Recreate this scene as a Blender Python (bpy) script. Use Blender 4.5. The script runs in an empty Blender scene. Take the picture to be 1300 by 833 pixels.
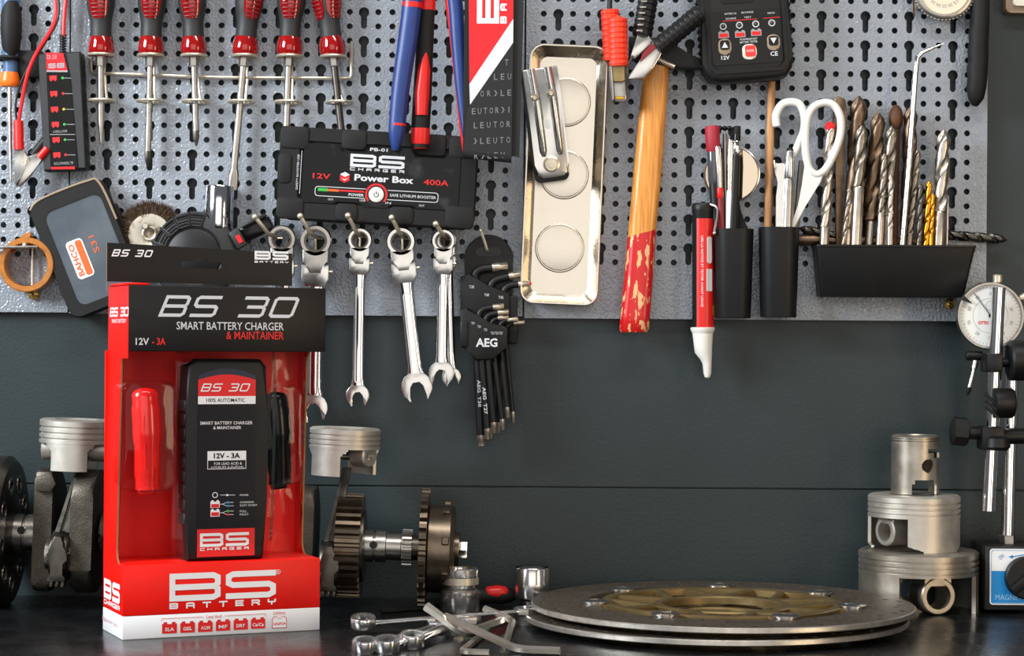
import bpy, bmesh, math, random
from mathutils import Vector, Matrix
random.seed(7)
# ---------------------------------------------------------------- units and camera
U = 0.0007            # one design unit (a photo pixel on the wall plane) in metres
F = 2700.0            # camera distance from the wall, in design units
HY = 430.0            # image row of the horizon
TB = 330.0            # worktop below the camera, in design units
Z0 = 0.9 + TB * U     # camera height: the worktop is 0.9 m above the floor
ROLL = math.radians(0.4)
scn = bpy.context.scene
col = scn.collection
cam_d = bpy.data.cameras.new('camera'); cam = bpy.data.objects.new('camera', cam_d); col.objects.link(cam)
cam.location = (0, -F * U, Z0); cam.rotation_euler = (math.pi / 2, -ROLL, 0)
cam_d.sensor_width = 36.0; cam_d.lens = 36.0 * F / 1300.0
cam_d.shift_y = 13.5 / 1300.0
cam_d.clip_start = 0.05
scn.camera = cam
# ---------------------------------------------------------------- world, lights, exposure
wd = bpy.data.worlds.new('world'); scn.world = wd; wd.use_nodes = True
bg = wd.node_tree.nodes['Background']; bg.inputs[0].default_value = (0.55, 0.58, 0.62, 1); bg.inputs[1].default_value = 0.20
def area(name, loc, target, sx, sy, watts, colr):
    l = bpy.data.lights.new(name, 'AREA'); l.shape = 'RECTANGLE'; l.size = sx; l.size_y = sy; l.energy = watts; l.color = colr
    o = bpy.data.objects.new(name, l); col.objects.link(o); o.location = loc
    o.rotation_euler = (Vector(target) - Vector(loc)).to_track_quat('-Z', 'Y').to_euler()
    return o
area('window_light', (-1.45, -1.00, Z0 + 0.70), (-0.25, 0, Z0 + 0.0), 0.6, 0.7, 44, (0.90, 0.96, 1.0))
area('frontal_reflection_fill', (0.1, -3.2, Z0 + 0.35), (0.0, 0, Z0), 2.6, 1.7, 18, (1.0, 0.95, 0.89))  # added behind the camera so that metal facing it reflects something bright
area('ceiling_tube', (0.15, -0.85, Z0 + 1.15), (0.15, -0.15, Z0 - 0.2), 1.3, 0.14, 12, (1.0, 0.96, 0.90))
area('right_fill', (1.25, -1.3, Z0 + 0.1), (0.1, 0, Z0 - 0.1), 0.25, 0.8, 5, (1.0, 0.78, 0.52))  # weak warm fill light added from the right
vs = scn.view_settings
vs.view_transform = 'Standard'; vs.look = 'None'; vs.gamma = 1.0; vs.use_curve_mapping = False; vs.exposure = 0.12
# ---------------------------------------------------------------- pixel -> place
def unroll(px, py):
    dx, dy = px - 650.0, py - 416.5
    c, s = math.cos(ROLL), math.sin(ROLL)
    return dx * c + dy * s, 13.5 - (-dx * s + dy * c)
def sc(d): return (F - d) / F
def at(px, py, d):                       # a point d units in front of the wall, in units
    x, z = unroll(px, py); k = sc(d)
    return Vector((x * k, -d, z * k))
def on_table(px, py, h=0.0):             # a point h units above the worktop
    x, z = unroll(px, py); k = (h - TB) / z
    return Vector((x * k, k * F - F, h - TB))
def world(v): return Vector((v[0] * U, v[1] * U, v[2] * U + Z0))
# ---------------------------------------------------------------- materials
MATS = {}
def lin(c): return tuple(((x / 255) / 12.92 if x / 255 <= 0.04045 else ((x / 255 + 0.055) / 1.055) ** 2.4) for x in c) + (1.0,)
def mat(name, rgb, rough=0.5, metal=0.0, bump=0.0, bs=300.0, coat=0.0, var=0.0, vs_=60.0, rgb2=None, stretch=None, spec=0.5, trans=0.0, rvar=0.0, emit=None, thr=None, detail=3.0, aniso=0.0, bdist=0.001):
    m = bpy.data.materials.new(name); m.use_nodes = True; nt = m.node_tree; b = nt.nodes['Principled BSDF']
    b.inputs['Base Color'].default_value = lin(rgb); b.inputs['Roughness'].default_value = rough; b.inputs['Metallic'].default_value = metal
    b.inputs['Coat Weight'].default_value = coat; b.inputs['Coat Roughness'].default_value = 0.08
    b.inputs['Specular IOR Level'].default_value = spec; b.inputs['Transmission Weight'].default_value = trans
    b.inputs['Anisotropic'].default_value = aniso
    tc = nt.nodes.new('ShaderNodeTexCoord'); mp = nt.nodes.new('ShaderNodeMapping'); nt.links.new(tc.outputs['Object'], mp.inputs[0])
    if stretch: mp.inputs['Scale'].default_value = stretch
    if var or rgb2:
        n = nt.nodes.new('ShaderNodeTexNoise'); n.inputs['Scale'].default_value = vs_; n.inputs['Detail'].default_value = 4
        nt.links.new(mp.outputs[0], n.inputs['Vector'])
        r = nt.nodes.new('ShaderNodeValToRGB'); nt.links.new(n.outputs['Fac'], r.inputs[0])
        lo, hi = thr if thr else (0.3, 0.7)
        r.color_ramp.elements[0].position = lo; r.color_ramp.elements[1].position = hi
        c = lin(rgb)
        if rgb2: c0, c1 = c, lin(rgb2)
        else: c0 = tuple(x * (1 - var) for x in c[:3]) + (1,); c1 = tuple(min(1, x * (1 + var)) for x in c[:3]) + (1,)
        r.color_ramp.elements[0].color = c0; r.color_ramp.elements[1].color = c1
        nt.links.new(r.outputs[0], b.inputs['Base Color'])
        if rvar:
            mm = nt.nodes.new('ShaderNodeMath'); mm.operation = 'MULTIPLY_ADD'; mm.inputs[1].default_value = rvar; mm.inputs[2].default_value = rough - rvar / 2
            nt.links.new(n.outputs['Fac'], mm.inputs[0]); nt.links.new(mm.outputs[0], b.inputs['Roughness'])
    if bump:
        n2 = nt.nodes.new('ShaderNodeTexNoise'); n2.inputs['Scale'].default_value = bs; n2.inputs['Detail'].default_value = detail
        nt.links.new(mp.outputs[0], n2.inputs['Vector'])
        bp = nt.nodes.new('ShaderNodeBump'); bp.inputs['Strength'].default_value = bump; bp.inputs['Distance'].default_value = bdist
        nt.links.new(n2.outputs['Fac'], bp.inputs['Height']); nt.links.new(bp.outputs[0], b.inputs['Normal'])
    MATS[name] = m
    return m
mat('wall_paint', (38, 48, 50), 0.40, bump=0.25, bs=330, var=0.10, vs_=9, spec=0.4)
mat('floor_grey', (92, 90, 88), 0.6, var=0.15, vs_=8)
mat('panel_grey', (140, 146, 155), 0.30, 0.10, bump=0.75, bs=400, var=0.06, vs_=30, detail=1.0, spec=0.7, bdist=0.0012)
mat('bench_black', (17, 18, 20), 0.27, bump=0.06, bs=160, var=0.3, vs_=25, rvar=0.25, spec=0.55)
mat('chrome', (222, 222, 224), 0.10, 1.0, var=0.04, vs_=80)
mat('bright_chrome', (228, 226, 224), 0.17, 0.95, var=0.04, vs_=80)
mat('satin_chrome', (214, 212, 208), 0.24, 1.0, var=0.06, vs_=90, rvar=0.12)
mat('steel', (176, 172, 166), 0.32, 1.0, var=0.12, vs_=120, rvar=0.2)
mat('dark_steel', (96, 92, 86), 0.36, 1.0, var=0.2, vs_=110, rvar=0.2)
mat('cast_steel', (92, 86, 78), 0.50, 0.9, bump=0.35, bs=700, var=0.2, vs_=90)
mat('piston_alloy', (204, 198, 188), 0.44, 0.8, var=0.08, vs_=100, bump=0.05, bs=900, rvar=0.12)
mat('piston_old', (176, 168, 156), 0.38, 0.9, var=0.2, vs_=60, bump=0.08, bs=700, rvar=0.2)
mat('tray_steel', (216, 208, 194), 0.27, 1.0, var=0.05, vs_=45, rvar=0.16)
mat('galvanised', (216, 206, 186), 0.34, 0.75, var=0.1, vs_=200)
mat('rotor_steel', (88, 79, 70), 0.48, 0.55, var=0.14, vs_=70, bump=0.05, bs=1500, rvar=0.1)
mat('rotor_edge', (222, 216, 206), 0.34, 0.9, var=0.15, vs_=120)
mat('gold_alloy', (150, 128, 88), 0.36, 0.8, var=0.18, vs_=60, bump=0.06, bs=900)
mat('bronze_steel', (112, 100, 86), 0.32, 0.95, var=0.2, vs_=90, rvar=0.15)
mat('key_steel', (196, 188, 176), 0.30, 0.9, var=0.08, vs_=120)
mat('brass', (214, 170, 70), 0.32, 1.0, var=0.15, vs_=150)
mat('drill_brown', (118, 98, 80), 0.42, 0.95, var=0.35, vs_=90, rvar=0.2)
mat('drill_grey', (146, 136, 124), 0.38, 1.0, var=0.25, vs_=120, rvar=0.2)
mat('drill_bright', (200, 190, 178), 0.32, 1.0, var=0.15, vs_=100, rvar=0.15)
mat('drill_gold', (206, 148, 48), 0.32, 1.0, var=0.15, vs_=120)
mat('rust_brown', (92, 58, 36), 0.62, 0.45, var=0.3, vs_=90, bump=0.2, bs=600)
mat('black_plastic', (19, 19, 20), 0.45, spec=0.35, var=0.12, vs_=60, bump=0.08, bs=900)
mat('black_rubber', (22, 21, 21), 0.62, spec=0.3, var=0.15, vs_=60, bump=0.2, bs=1400)
mat('grip_grey', (36, 37, 38), 0.55, var=0.12, vs_=70, bump=0.12, bs=1200)
mat('black_gloss', (9, 9, 10), 0.20, var=0.2, vs_=40, spec=0.3)
mat('charger_face', (14, 17, 26), 0.3, spec=0.3)
mat('scuffed_black', (9, 9, 11), 0.25, rgb2=(70, 72, 76), vs_=40, thr=(0.60, 0.85), spec=0.25)
mat('print_white', (236, 236, 238), 0.5)
mat('print_grey', (150, 152, 156), 0.6)
mat('print_dim', (124, 122, 124), 0.7)
mat('print_ice', (150, 200, 232), 0.5)
mat('print_pink', (206, 150, 158), 0.6)
mat('print_silver', (206, 208, 212), 0.4)
mat('print_red', (222, 22, 26), 0.45)
mat('print_orange', (236, 96, 30), 0.5)
mat('print_green', (40, 170, 60), 0.5)
mat('print_blue', (10, 134, 206), 0.5)
mat('print_navy', (24, 34, 58), 0.4)
mat('print_yellow', (230, 170, 30), 0.5)
mat('carton_red', (236, 20, 8), 0.40, var=0.05, vs_=40, spec=0.3)
mat('carton_black', (20, 18, 19), 0.42, var=0.12, vs_=30, stretch=(14, 1, 1), spec=0.3)
mat('carton_white', (234, 234, 238), 0.42)
mat('carton_brown', (150, 104, 62), 0.8, var=0.12, vs_=200)
mat('red_plastic', (214, 26, 22), 0.35, var=0.05, vs_=60)
mat('red_gloss', (235, 30, 26), 0.18, coat=0.3)
mat('orange_red', (246, 58, 28), 0.42, var=0.05)
mat('blue_grip', (26, 54, 118), 0.42, var=0.10, vs_=60, bump=0.06, bs=900)
mat('blue_handle', (66, 100, 140), 0.4, var=0.08)
mat('orange_plastic', (238, 112, 24), 0.35)
mat('red_clear', (168, 10, 10), 0.10, coat=0.6, var=0.25, vs_=110, trans=0.35)
mat('dark_red', (126, 24, 30), 0.5, var=0.1)
mat('pink_red', (160, 34, 50), 0.6, bump=0.1, bs=900)
mat('wood', (232, 160, 70), 0.42, rgb2=(196, 116, 40), vs_=55, stretch=(9, 9, 0.5), thr=(0.35, 0.72), coat=0.25)
mat('dowel', (206, 154, 104), 0.6, rgb2=(178, 122, 76), vs_=70, stretch=(6, 6, 0.6))
mat('worn_red', (196, 18, 22), 0.32, rgb2=(222, 176, 122), vs_=150, stretch=(1.6, 1.6, 0.5), thr=(0.56, 0.58), coat=0.1)
mat('strap_black', (22, 22, 24), 0.75, bump=0.2, bs=2500)
mat('strap_red', (214, 18, 28), 0.7, bump=0.15, bs=2500)
mat('strap_white', (214, 212, 214), 0.7, bump=0.15, bs=2500)
mat('tape_amber', (172, 106, 40), 0.25, coat=0.3, var=0.2, vs_=150, stretch=(1, 12, 1))
mat('bristle', (88, 70, 54), 0.55, 0.6, var=0.35, vs_=300)
mat('worn_steel', (200, 192, 176), 0.45, 0.8, rgb2=(120, 96, 60), vs_=110, thr=(0.48, 0.68))
mat('case_lid', (66, 76, 86), 0.2, var=0.18, vs_=30, rgb2=(86, 94, 102), thr=(0.4, 0.7), coat=0.2)
mat('white_plastic', (232, 230, 224), 0.4)
mat('cream_plastic', (222, 212, 196), 0.45)
mat('tan_plastic', (150, 130, 108), 0.5)
mat('dial_white', (226, 226, 222), 0.35)
mat('dial_cream', (224, 214, 190), 0.35)
mat('tester_red', (212, 24, 34), 0.35)
mat('wire_red', (214, 20, 24), 0.4)
mat('wire_black', (18, 18, 18), 0.45)
mat('mirror', (206, 190, 170), 0.05, 1.0)
mat('clear_grey', (70, 72, 76), 0.12, coat=0.3)
mat('magnet_black', (20, 20, 20), 0.5, bump=0.15, bs=700)
mat('led_dim', (70, 70, 60), 0.3)
def film(name, tint, fac):
    m = bpy.data.materials.new(name); m.use_nodes = True; nt = m.node_tree
    for n in list(nt.nodes):
        if n.type == 'BSDF_PRINCIPLED': nt.nodes.remove(n)
    out = [n for n in nt.nodes if n.type == 'OUTPUT_MATERIAL'][0]
    tr = nt.nodes.new('ShaderNodeBsdfTransparent'); tr.inputs[0].default_value = tint
    gl = nt.nodes.new('ShaderNodeBsdfGlossy'); gl.inputs['Roughness'].default_value = 0.06
    fr = nt.nodes.new('ShaderNodeFresnel'); fr.inputs[0].default_value = 1.5
    ma = nt.nodes.new('ShaderNodeMath'); ma.operation = 'MULTIPLY'; ma.inputs[1].default_value = fac; ma.use_clamp = True
    tc = nt.nodes.new('ShaderNodeTexCoord'); ns = nt.nodes.new('ShaderNodeTexNoise'); ns.inputs['Scale'].default_value = 40
    bp = nt.nodes.new('ShaderNodeBump'); bp.inputs['Strength'].default_value = 0.12; bp.inputs['Distance'].default_value = 0.004
    nt.links.new(tc.outputs['Object'], ns.inputs['Vector']); nt.links.new(ns.outputs['Fac'], bp.inputs['Height'])
    nt.links.new(bp.outputs[0], gl.inputs['Normal']); nt.links.new(bp.outputs[0], fr.inputs['Normal'])
    mx = nt.nodes.new('ShaderNodeMixShader')
    nt.links.new(fr.outputs[0], ma.inputs[0]); nt.links.new(ma.outputs[0], mx.inputs[0]); nt.links.new(tr.outputs[0], mx.inputs[1]); nt.links.new(gl.outputs[0], mx.inputs[2])
    nt.links.new(mx.outputs[0], out.inputs[0]); MATS[name] = m
film('clear_film', (0.99, 0.97, 0.97, 1), 0.5)
film('cap_film', (0.85, 0.87, 0.9, 1), 1.0)
# ---------------------------------------------------------------- mesh builder
def rr(cx, cz, w, h, r, n=5):
    p = []
    for (sx, sz, a0) in ((1, 1, 0), (-1, 1, 90), (-1, -1, 180), (1, -1, 270)):
        for k in range(n + 1):
            a = math.radians(a0 + 90 * k / n)
            p.append((cx + sx * (w / 2 - r) + r * math.cos(a), cz + sz * (h / 2 - r) + r * math.sin(a)))
    return p
def circ(cx, cz, r, n=24, a0=0.0, rz=None):
    return [(cx + r * math.cos(a0 + 2 * math.pi * k / n), cz + (rz or r) * math.sin(a0 + 2 * math.pi * k / n)) for k in range(n)]
def spline(pts, n=6):
    pts = [Vector(p) for p in pts]; out = []
    for i in range(len(pts) - 1):
        a = pts[max(i - 1, 0)]; b = pts[i]; c = pts[i + 1]; e = pts[min(i + 2, len(pts) - 1)]
        for k in range(n):
            t = k / n
            out.append(0.5 * ((2 * b) + (c - a) * t + (2 * a - 5 * b + 4 * c - e) * t * t + (3 * b - a - 3 * c + e) * t ** 3))
    out.append(pts[-1]); return out
GLYPH = {
 'B': [([(0,0),(0,1),(.9,1),(1,.9),(1,.62),(.93,.5),(1,.38),(1,.1),(.9,0)], 1), ([(0,.5),(.93,.5)], 0)],
 'S': [([(1,1),(.1,1),(0,.9),(0,.6),(.1,.5),(.9,.5),(1,.4),(1,.1),(.9,0),(0,0)], 0)],
 'A': [([(0,0),(0,.85),(.12,1),(.88,1),(1,.85),(1,0)], 0), ([(0,.42),(1,.42)], 0)],
 'T': [([(0,1),(1,1)], 0), ([(.5,1),(.5,0)], 0)],
 'E': [([(1,1),(0,1),(0,0),(1,0)], 0), ([(0,.5),(.9,.5)], 0)],
 'R': [([(0,0),(0,1),(.9,1),(1,.88),(1,.58),(.9,.46),(0,.46)], 0), ([(.6,.46),(1,0)], 0)],
 'Y': [([(0,1),(0,.6),(.1,.5),(.9,.5),(1,.6),(1,1)], 0), ([(.5,.5),(.5,0)], 0)],
 'C': [([(1,1),(.1,1),(0,.88),(0,.12),(.1,0),(1,0)], 0)],
 'H': [([(0,0),(0,1)], 0), ([(1,0),(1,1)], 0), ([(0,.5),(1,.5)], 0)],
 'G': [([(1,1),(.1,1),(0,.88),(0,.12),(.1,0),(1,0),(1,.45),(.55,.45)], 0)],
 '3': [([(0,1),(.9,1),(1,.9),(1,.62),(.92,.5),(1,.38),(1,.1),(.9,0),(0,0)], 0), ([(.25,.5),(.92,.5)], 0)],
 '0': [([(.1,0),(0,.1),(0,.9),(.1,1),(.9,1),(1,.9),(1,.1),(.9,0)], 1)],
}
class MB:
    def __init__(s): s.bm = bmesh.new(); s.mi = 0; s.X = Matrix.Identity(4)
    def put(s, vs_, fs):
        bv = [s.bm.verts.new(s.X @ Vector(v)) for v in vs_]
        for f in fs:
            if len(set(f)) < 3: continue
            try: fc = s.bm.faces.new([bv[i] for i in f]); fc.material_index = s.mi
            except ValueError: pass
        return s
    def merge(s, t):
        t.verts.index_update(); s.put([v.co.copy() for v in t.verts], [[v.index for v in f.verts] for f in t.faces]); t.free(); return s
    def box(s, x0, x1, y0, y1, z0, z1, bev=0, seg=2):
        t = bmesh.new(); bmesh.ops.create_cube(t, size=1)
        for v in t.verts: v.co = ((x0 + x1) / 2 + v.co.x * (x1 - x0), (y0 + y1) / 2 + v.co.y * (y1 - y0), (z0 + z1) / 2 + v.co.z * (z1 - z0))
        if bev: bmesh.ops.bevel(t, geom=t.edges[:], offset=bev, segments=seg, affect='EDGES', profile=0.5)
        return s.merge(t)
    def prism(s, poly, y0, y1, bev=0, seg=2, both=False):
        t = bmesh.new(); n = len(poly)
        a = [t.verts.new((p[0], y0, p[1])) for p in poly]; b = [t.verts.new((p[0], y1, p[1])) for p in poly]
        fa = t.faces.new(a); fb = t.faces.new(b[::-1])
        for i in range(n): t.faces.new((a[i], b[i], b[(i + 1) % n], a[(i + 1) % n]))
        if bev:
            ed = list(fa.edges) + (list(fb.edges) if both else [])
            bmesh.ops.bevel(t, geom=ed, offset=bev, segments=seg, affect='EDGES', profile=0.5)
        return s.merge(t)
    def loft(s, loops, cap0=True, cap1=True, closed=False):
        n = len(loops[0]); vs_ = [p for l in loops for p in l]; fs = []
        m = len(loops)
        for j in range(m if closed else m - 1):
            for i in range(n):
                a = j * n; b = ((j + 1) % m) * n
                fs.append((a + i, a + (i + 1) % n, b + (i + 1) % n, b + i))
        if not closed:
            if cap0: fs.append(tuple(range(n))[::-1])
            if cap1: fs.append(tuple((m - 1) * n + i for i in range(n)))
        return s.put(vs_, fs)
    def lathe(s, prof, axis='z', c=(0, 0, 0), seg=32, closed=False, el=1.0, caps=True):
        vs_, idx = [], []
        for (r, h) in prof:
            row = []
            if r < 1e-6 and not closed:
                row = [len(vs_)] * seg; vs_.append((0, 0, h))
            else:
                for k in range(seg):
                    a = 2 * math.pi * k / seg; row.append(len(vs_)); vs_.append((r * math.cos(a), el * r * math.sin(a), h))
            idx.append(row)
        fs = []; m = len(prof)
        for j in range(m if closed else m - 1):
            A, B = idx[j], idx[(j + 1) % m]
            for k in range(seg):
                k2 = (k + 1) % seg; f = []
                for v in (A[k], A[k2], B[k2], B[k]):
                    if v not in f: f.append(v)
                if len(f) > 2: fs.append(tuple(f))
        if not closed and caps:
            if prof[0][0] > 1e-6: fs.append(tuple(idx[0][::-1]))
            if prof[-1][0] > 1e-6: fs.append(tuple(idx[-1]))
        c = Vector(c)
        def mp(v):
            if axis == 'z': w = Vector(v)
            elif axis == 'y': w = Vector((v[0], v[2], v[1]))
            else: w = Vector((v[2], v[0], v[1]))
            return w + c
        return s.put([mp(v) for v in vs_], fs)
    def tube(s, pts, r, seg=10, closed=False, caps=True, flat=1.0, up=None):
        pts = [Vector(p) for p in pts]; n = len(pts)
        rs = r if isinstance(r, (list, tuple)) else [r] * n
        tang = []
        for i in range(n):
            a = pts[(i - 1) % n] if closed or i > 0 else pts[i]; b = pts[(i + 1) % n] if closed or i < n - 1 else pts[i]
            tang.append((b - a).normalized())
        u = Vector(up) if up else (Vector((0, 0, 1)) if abs(tang[0].z) < 0.9 else Vector((1, 0, 0)))
        loops = []
        for i in range(n):
            t = tang[i]; u = (u - t * u.dot(t))
            u = u.normalized() if u.length > 1e-6 else t.orthogonal().normalized()
            v = t.cross(u)
            loops.append([pts[i] + u * (rs[i] * math.cos(2 * math.pi * k / seg)) + v * (rs[i] * flat * math.sin(2 * math.pi * k / seg)) for k in range(seg)])
        return s.loft(loops, caps, caps, closed)
    def ball(s, c, rx, ry=None, rz=None, seg=16, rings=10):
        ry = ry or rx; rz = rz or rx; loops = []
        prof = [(math.sin(math.pi * j / rings), -math.cos(math.pi * j / rings)) for j in range(rings + 1)]
        X = s.X; s.X = X @ Matrix.Translation(c) @ Matrix.Diagonal((rx, ry, rz, 1)); s.lathe(prof, 'z', (0, 0, 0), seg); s.X = X; return s
    def torus(s, c, R, r, axis='z', seg=28, ns=8, flat=1.0):
        return s.lathe([(R + r * math.cos(2 * math.pi * k / ns), flat * r * math.sin(2 * math.pi * k / ns)) for k in range(ns)], axis, c, seg, closed=True)
    def ring(s, outer, inner, y0, y1):
        return s.loft([[(p[0], y0, p[1]) for p in outer], [(p[0], y1, p[1]) for p in outer], [(p[0], y1, p[1]) for p in inner], [(p[0], y0, p[1]) for p in inner]], closed=True)
    def flat(s, poly, y): return s.put([(p[0], y, p[1]) for p in poly], [tuple(range(len(poly)))])
    def flatring(s, outer, inner, y):
        n = len(outer)
        return s.put([(p[0], y, p[1]) for p in outer] + [(p[0], y, p[1]) for p in inner], [(i, (i + 1) % n, n + (i + 1) % n, n + i) for i in range(n)])
    def plate(s, outline, rect, cen, f, depth):       # a rectangular cell with one opening; f(u, v, w) maps cell space to 3-D
        x0, x1, z0, z1 = rect
        def pr(p):
            dx, dz = p[0] - cen[0], p[1] - cen[1]; t = []
            if dx > 1e-9: t.append(((x1 - cen[0]) / dx, 0))
            if dx < -1e-9: t.append(((x0 - cen[0]) / dx, 2))
            if dz > 1e-9: t.append(((z1 - cen[1]) / dz, 1))
            if dz < -1e-9: t.append(((z0 - cen[1]) / dz, 3))
            k, side = min(t); return (cen[0] + dx * k, cen[1] + dz * k), side
        n = len(outline); b = [pr(p) for p in outline]
        corner = {(0, 1): (x1, z1), (1, 2): (x0, z1), (2, 3): (x0, z0), (3, 0): (x1, z0)}
        vs_ = [f(p[0], p[1], 0) for p in outline] + [f(q[0][0], q[0][1], 0) for q in b] + [f(p[0], p[1], depth) for p in outline]; fs = []
        for i in range(n):
            j = (i + 1) % n; face = [i, j, n + j]
            if b[i][1] != b[j][1]:
                cc = corner.get((b[i][1], b[j][1]))
                if cc: vs_.append(f(cc[0], cc[1], 0)); face.append(len(vs_) - 1)
            face.append(n + i); fs.append(tuple(face)); fs.append((i, 2 * n + i, 2 * n + j, j))
        return s.put(vs_, fs)
    def shell(s, R, z0, z1, th, mask, nt=128, nz=24, el=1.0):    # a cylinder wall with openings where mask(angle, z) is true
        on = [[not mask(2 * math.pi * (i + .5) / nt, z0 + (z1 - z0) * (j + .5) / nz) for i in range(nt)] for j in range(nz)]
        vs_, fs, ix = [], [], {}
        def V(i, j, k):
            key = (i % nt, j, k)
            if key not in ix:
                a = 2 * math.pi * (i % nt) / nt; r = R - (th if k else 0); ix[key] = len(vs_); vs_.append((r * math.cos(a), el * r * math.sin(a), z0 + (z1 - z0) * j / nz))
            return ix[key]
        for j in range(nz):
            for i in range(nt):
                if not on[j][i]: continue
                fs.append((V(i, j, 0), V(i + 1, j, 0), V(i + 1, j + 1, 0), V(i, j + 1, 0)))
                fs.append((V(i, j, 1), V(i, j + 1, 1), V(i + 1, j + 1, 1), V(i + 1, j, 1)))
                if not on[j][(i - 1) % nt]: fs.append((V(i, j, 0), V(i, j + 1, 0), V(i, j + 1, 1), V(i, j, 1)))
                if not on[j][(i + 1) % nt]: fs.append((V(i + 1, j, 0), V(i + 1, j, 1), V(i + 1, j + 1, 1), V(i + 1, j + 1, 0)))
                if j == 0 or not on[j - 1][i]: fs.append((V(i, j, 0), V(i, j, 1), V(i + 1, j, 1), V(i + 1, j, 0)))
                if j == nz - 1 or not on[j + 1][i]: fs.append((V(i, j + 1, 0), V(i + 1, j + 1, 0), V(i + 1, j + 1, 1), V(i, j + 1, 1)))
        return s.put(vs_, fs)
    def text(s, body, cx, cz, w, h, y, rot=0.0, shear=0.0, bold=0.0):
        cu = bpy.data.curves.new('lettering', 'FONT'); cu.body = body; cu.size = 1; cu.shear = shear; cu.offset = min(bold, 0.006) if 'M' in body.upper() else bold; cu.resolution_u = 2; cu.fill_mode = 'FRONT'
        ob = bpy.data.objects.new('lettering', cu); me = bpy.data.meshes.new_from_object(ob)
        co = [v.co.copy() for v in me.vertices]; fs = [tuple(p.vertices) for p in me.polygons]
        bpy.data.objects.remove(ob); bpy.data.meshes.remove(me); bpy.data.curves.remove(cu)
        if not co: return s
        xs = [c.x for c in co]; ys = [c.y for c in co]; mx, my = (min(xs) + max(xs)) / 2, (min(ys) + max(ys)) / 2
        kx = w / max(1e-6, max(xs) - min(xs)); ky = h / max(1e-6, max(ys) - min(ys)); ca, sa = math.cos(math.radians(rot)), math.sin(math.radians(rot))
        vs_ = []
        for c in co:
            a, b = (c.x - mx) * kx, (c.y - my) * ky
            vs_.append((cx + a * ca - b * sa, y, cz + a * sa + b * ca))
        return s.put(vs_, fs)
    def logo(s, body, cx, cz, w, h, y, t, gap=None, rot=0.0, shear=0.0):    # wide block letters drawn as thick strokes
        n = len(body); gap = t * 0.9 if gap is None else gap
        cells = [0.5 if c == ' ' else 1.0 for c in body]; lw = (w - gap * (n - 1)) / sum(cells)
        ca, sa = math.cos(math.radians(rot)), math.sin(math.radians(rot)); x = -w / 2
        for c, cw in zip(body, cells):
            for gi, (poly, cl) in enumerate(GLYPH.get(c, [])):
                p = [Vector((x + t / 2 + q[0] * (lw * cw - t), -h / 2 + t / 2 + q[1] * (h - t))) for q in poly]; m = len(p)
                L, R = [], []
                for i in range(m):
                    d0 = (p[i] - p[i - 1]).normalized() if (cl or i > 0) else None
                    d1 = (p[(i + 1) % m] - p[i]).normalized() if (cl or i < m - 1) else None
                    q = p[i].copy()
                    if d0 is None: q = q - d1 * t / 2; d0 = d1
                    if d1 is None: q = q + d0 * t / 2; d1 = d0
                    n0 = Vector((-d0.y, d0.x)); n1 = Vector((-d1.y, d1.x)); mi = (n0 + n1)
                    mi = mi / max(0.35, mi.dot(n0)) if mi.length > 1e-6 else n0
                    L.append(q + mi * t / 2); R.append(q - mi * t / 2)
                def tr(v): a = v.x + shear * v.y; b = v.y; return (cx + a * ca - b * sa, y - 0.12 * gi, cz + a * sa + b * ca)
                vs_ = [tr(v) for v in L] + [tr(v) for v in R]
                s.put(vs_, [(i, (i + 1) % m, m + (i + 1) % m, m + i) for i in range(m if cl else m - 1)])
            x += lw * cw + gap
        return s
    def along_x(s, cx=0, cy=0, cz=0): s.X = Matrix.Translation((cx, cy, cz)) @ Matrix.Rotation(-math.pi / 2, 4, 'Z'); return s
    def lying(s, cx=0, cy=0, cz=0, rz=0.0): s.X = Matrix.Translation((cx, cy, cz)) @ Matrix.Rotation(rz, 4, 'Z') @ Matrix(((1, 0, 0, 0), (0, 0, 1, 0), (0, 1, 0, 0), (0, 0, 0, 1))); return s
    def home(s): s.X = Matrix.Identity(4); return s
PRINT = {'lettering', 'label', 'print', 'battery_icons', 'battery_icon', 'emblem', 'charge_bar', 'numerals', 'scale_marks', 'button_ring', 'power_symbol', 'arrow', 'dial_face', 'mirror_glass', 'black_panel', 'red_panel', 'white_stripe'}
def finish(name, mb, mats, parent=None, ang=38, label=None, kind=None):
    bm = mb.bm
    bmesh.ops.recalc_face_normals(bm, faces=bm.faces[:])
    lim = math.radians(ang)
    for e in bm.edges:
        if len(e.link_faces) == 2 and e.calc_face_angle(0) > lim: e.smooth = False
    flat_ = name in PRINT
    for f in bm.faces: f.smooth = not flat_
    bmesh.ops.scale(bm, vec=(U, U, U), verts=bm.verts[:])
    me = bpy.data.meshes.new(name); bm.to_mesh(me); bm.free()
    for m in (mats if isinstance(mats, (list, tuple)) else [mats]): me.materials.append(MATS[m])
    o = bpy.data.objects.new(name, me); col.objects.link(o)
    if parent: o.parent = parent
    if label: o['label'] = label
    if kind: o['kind'] = kind
    return o
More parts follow.
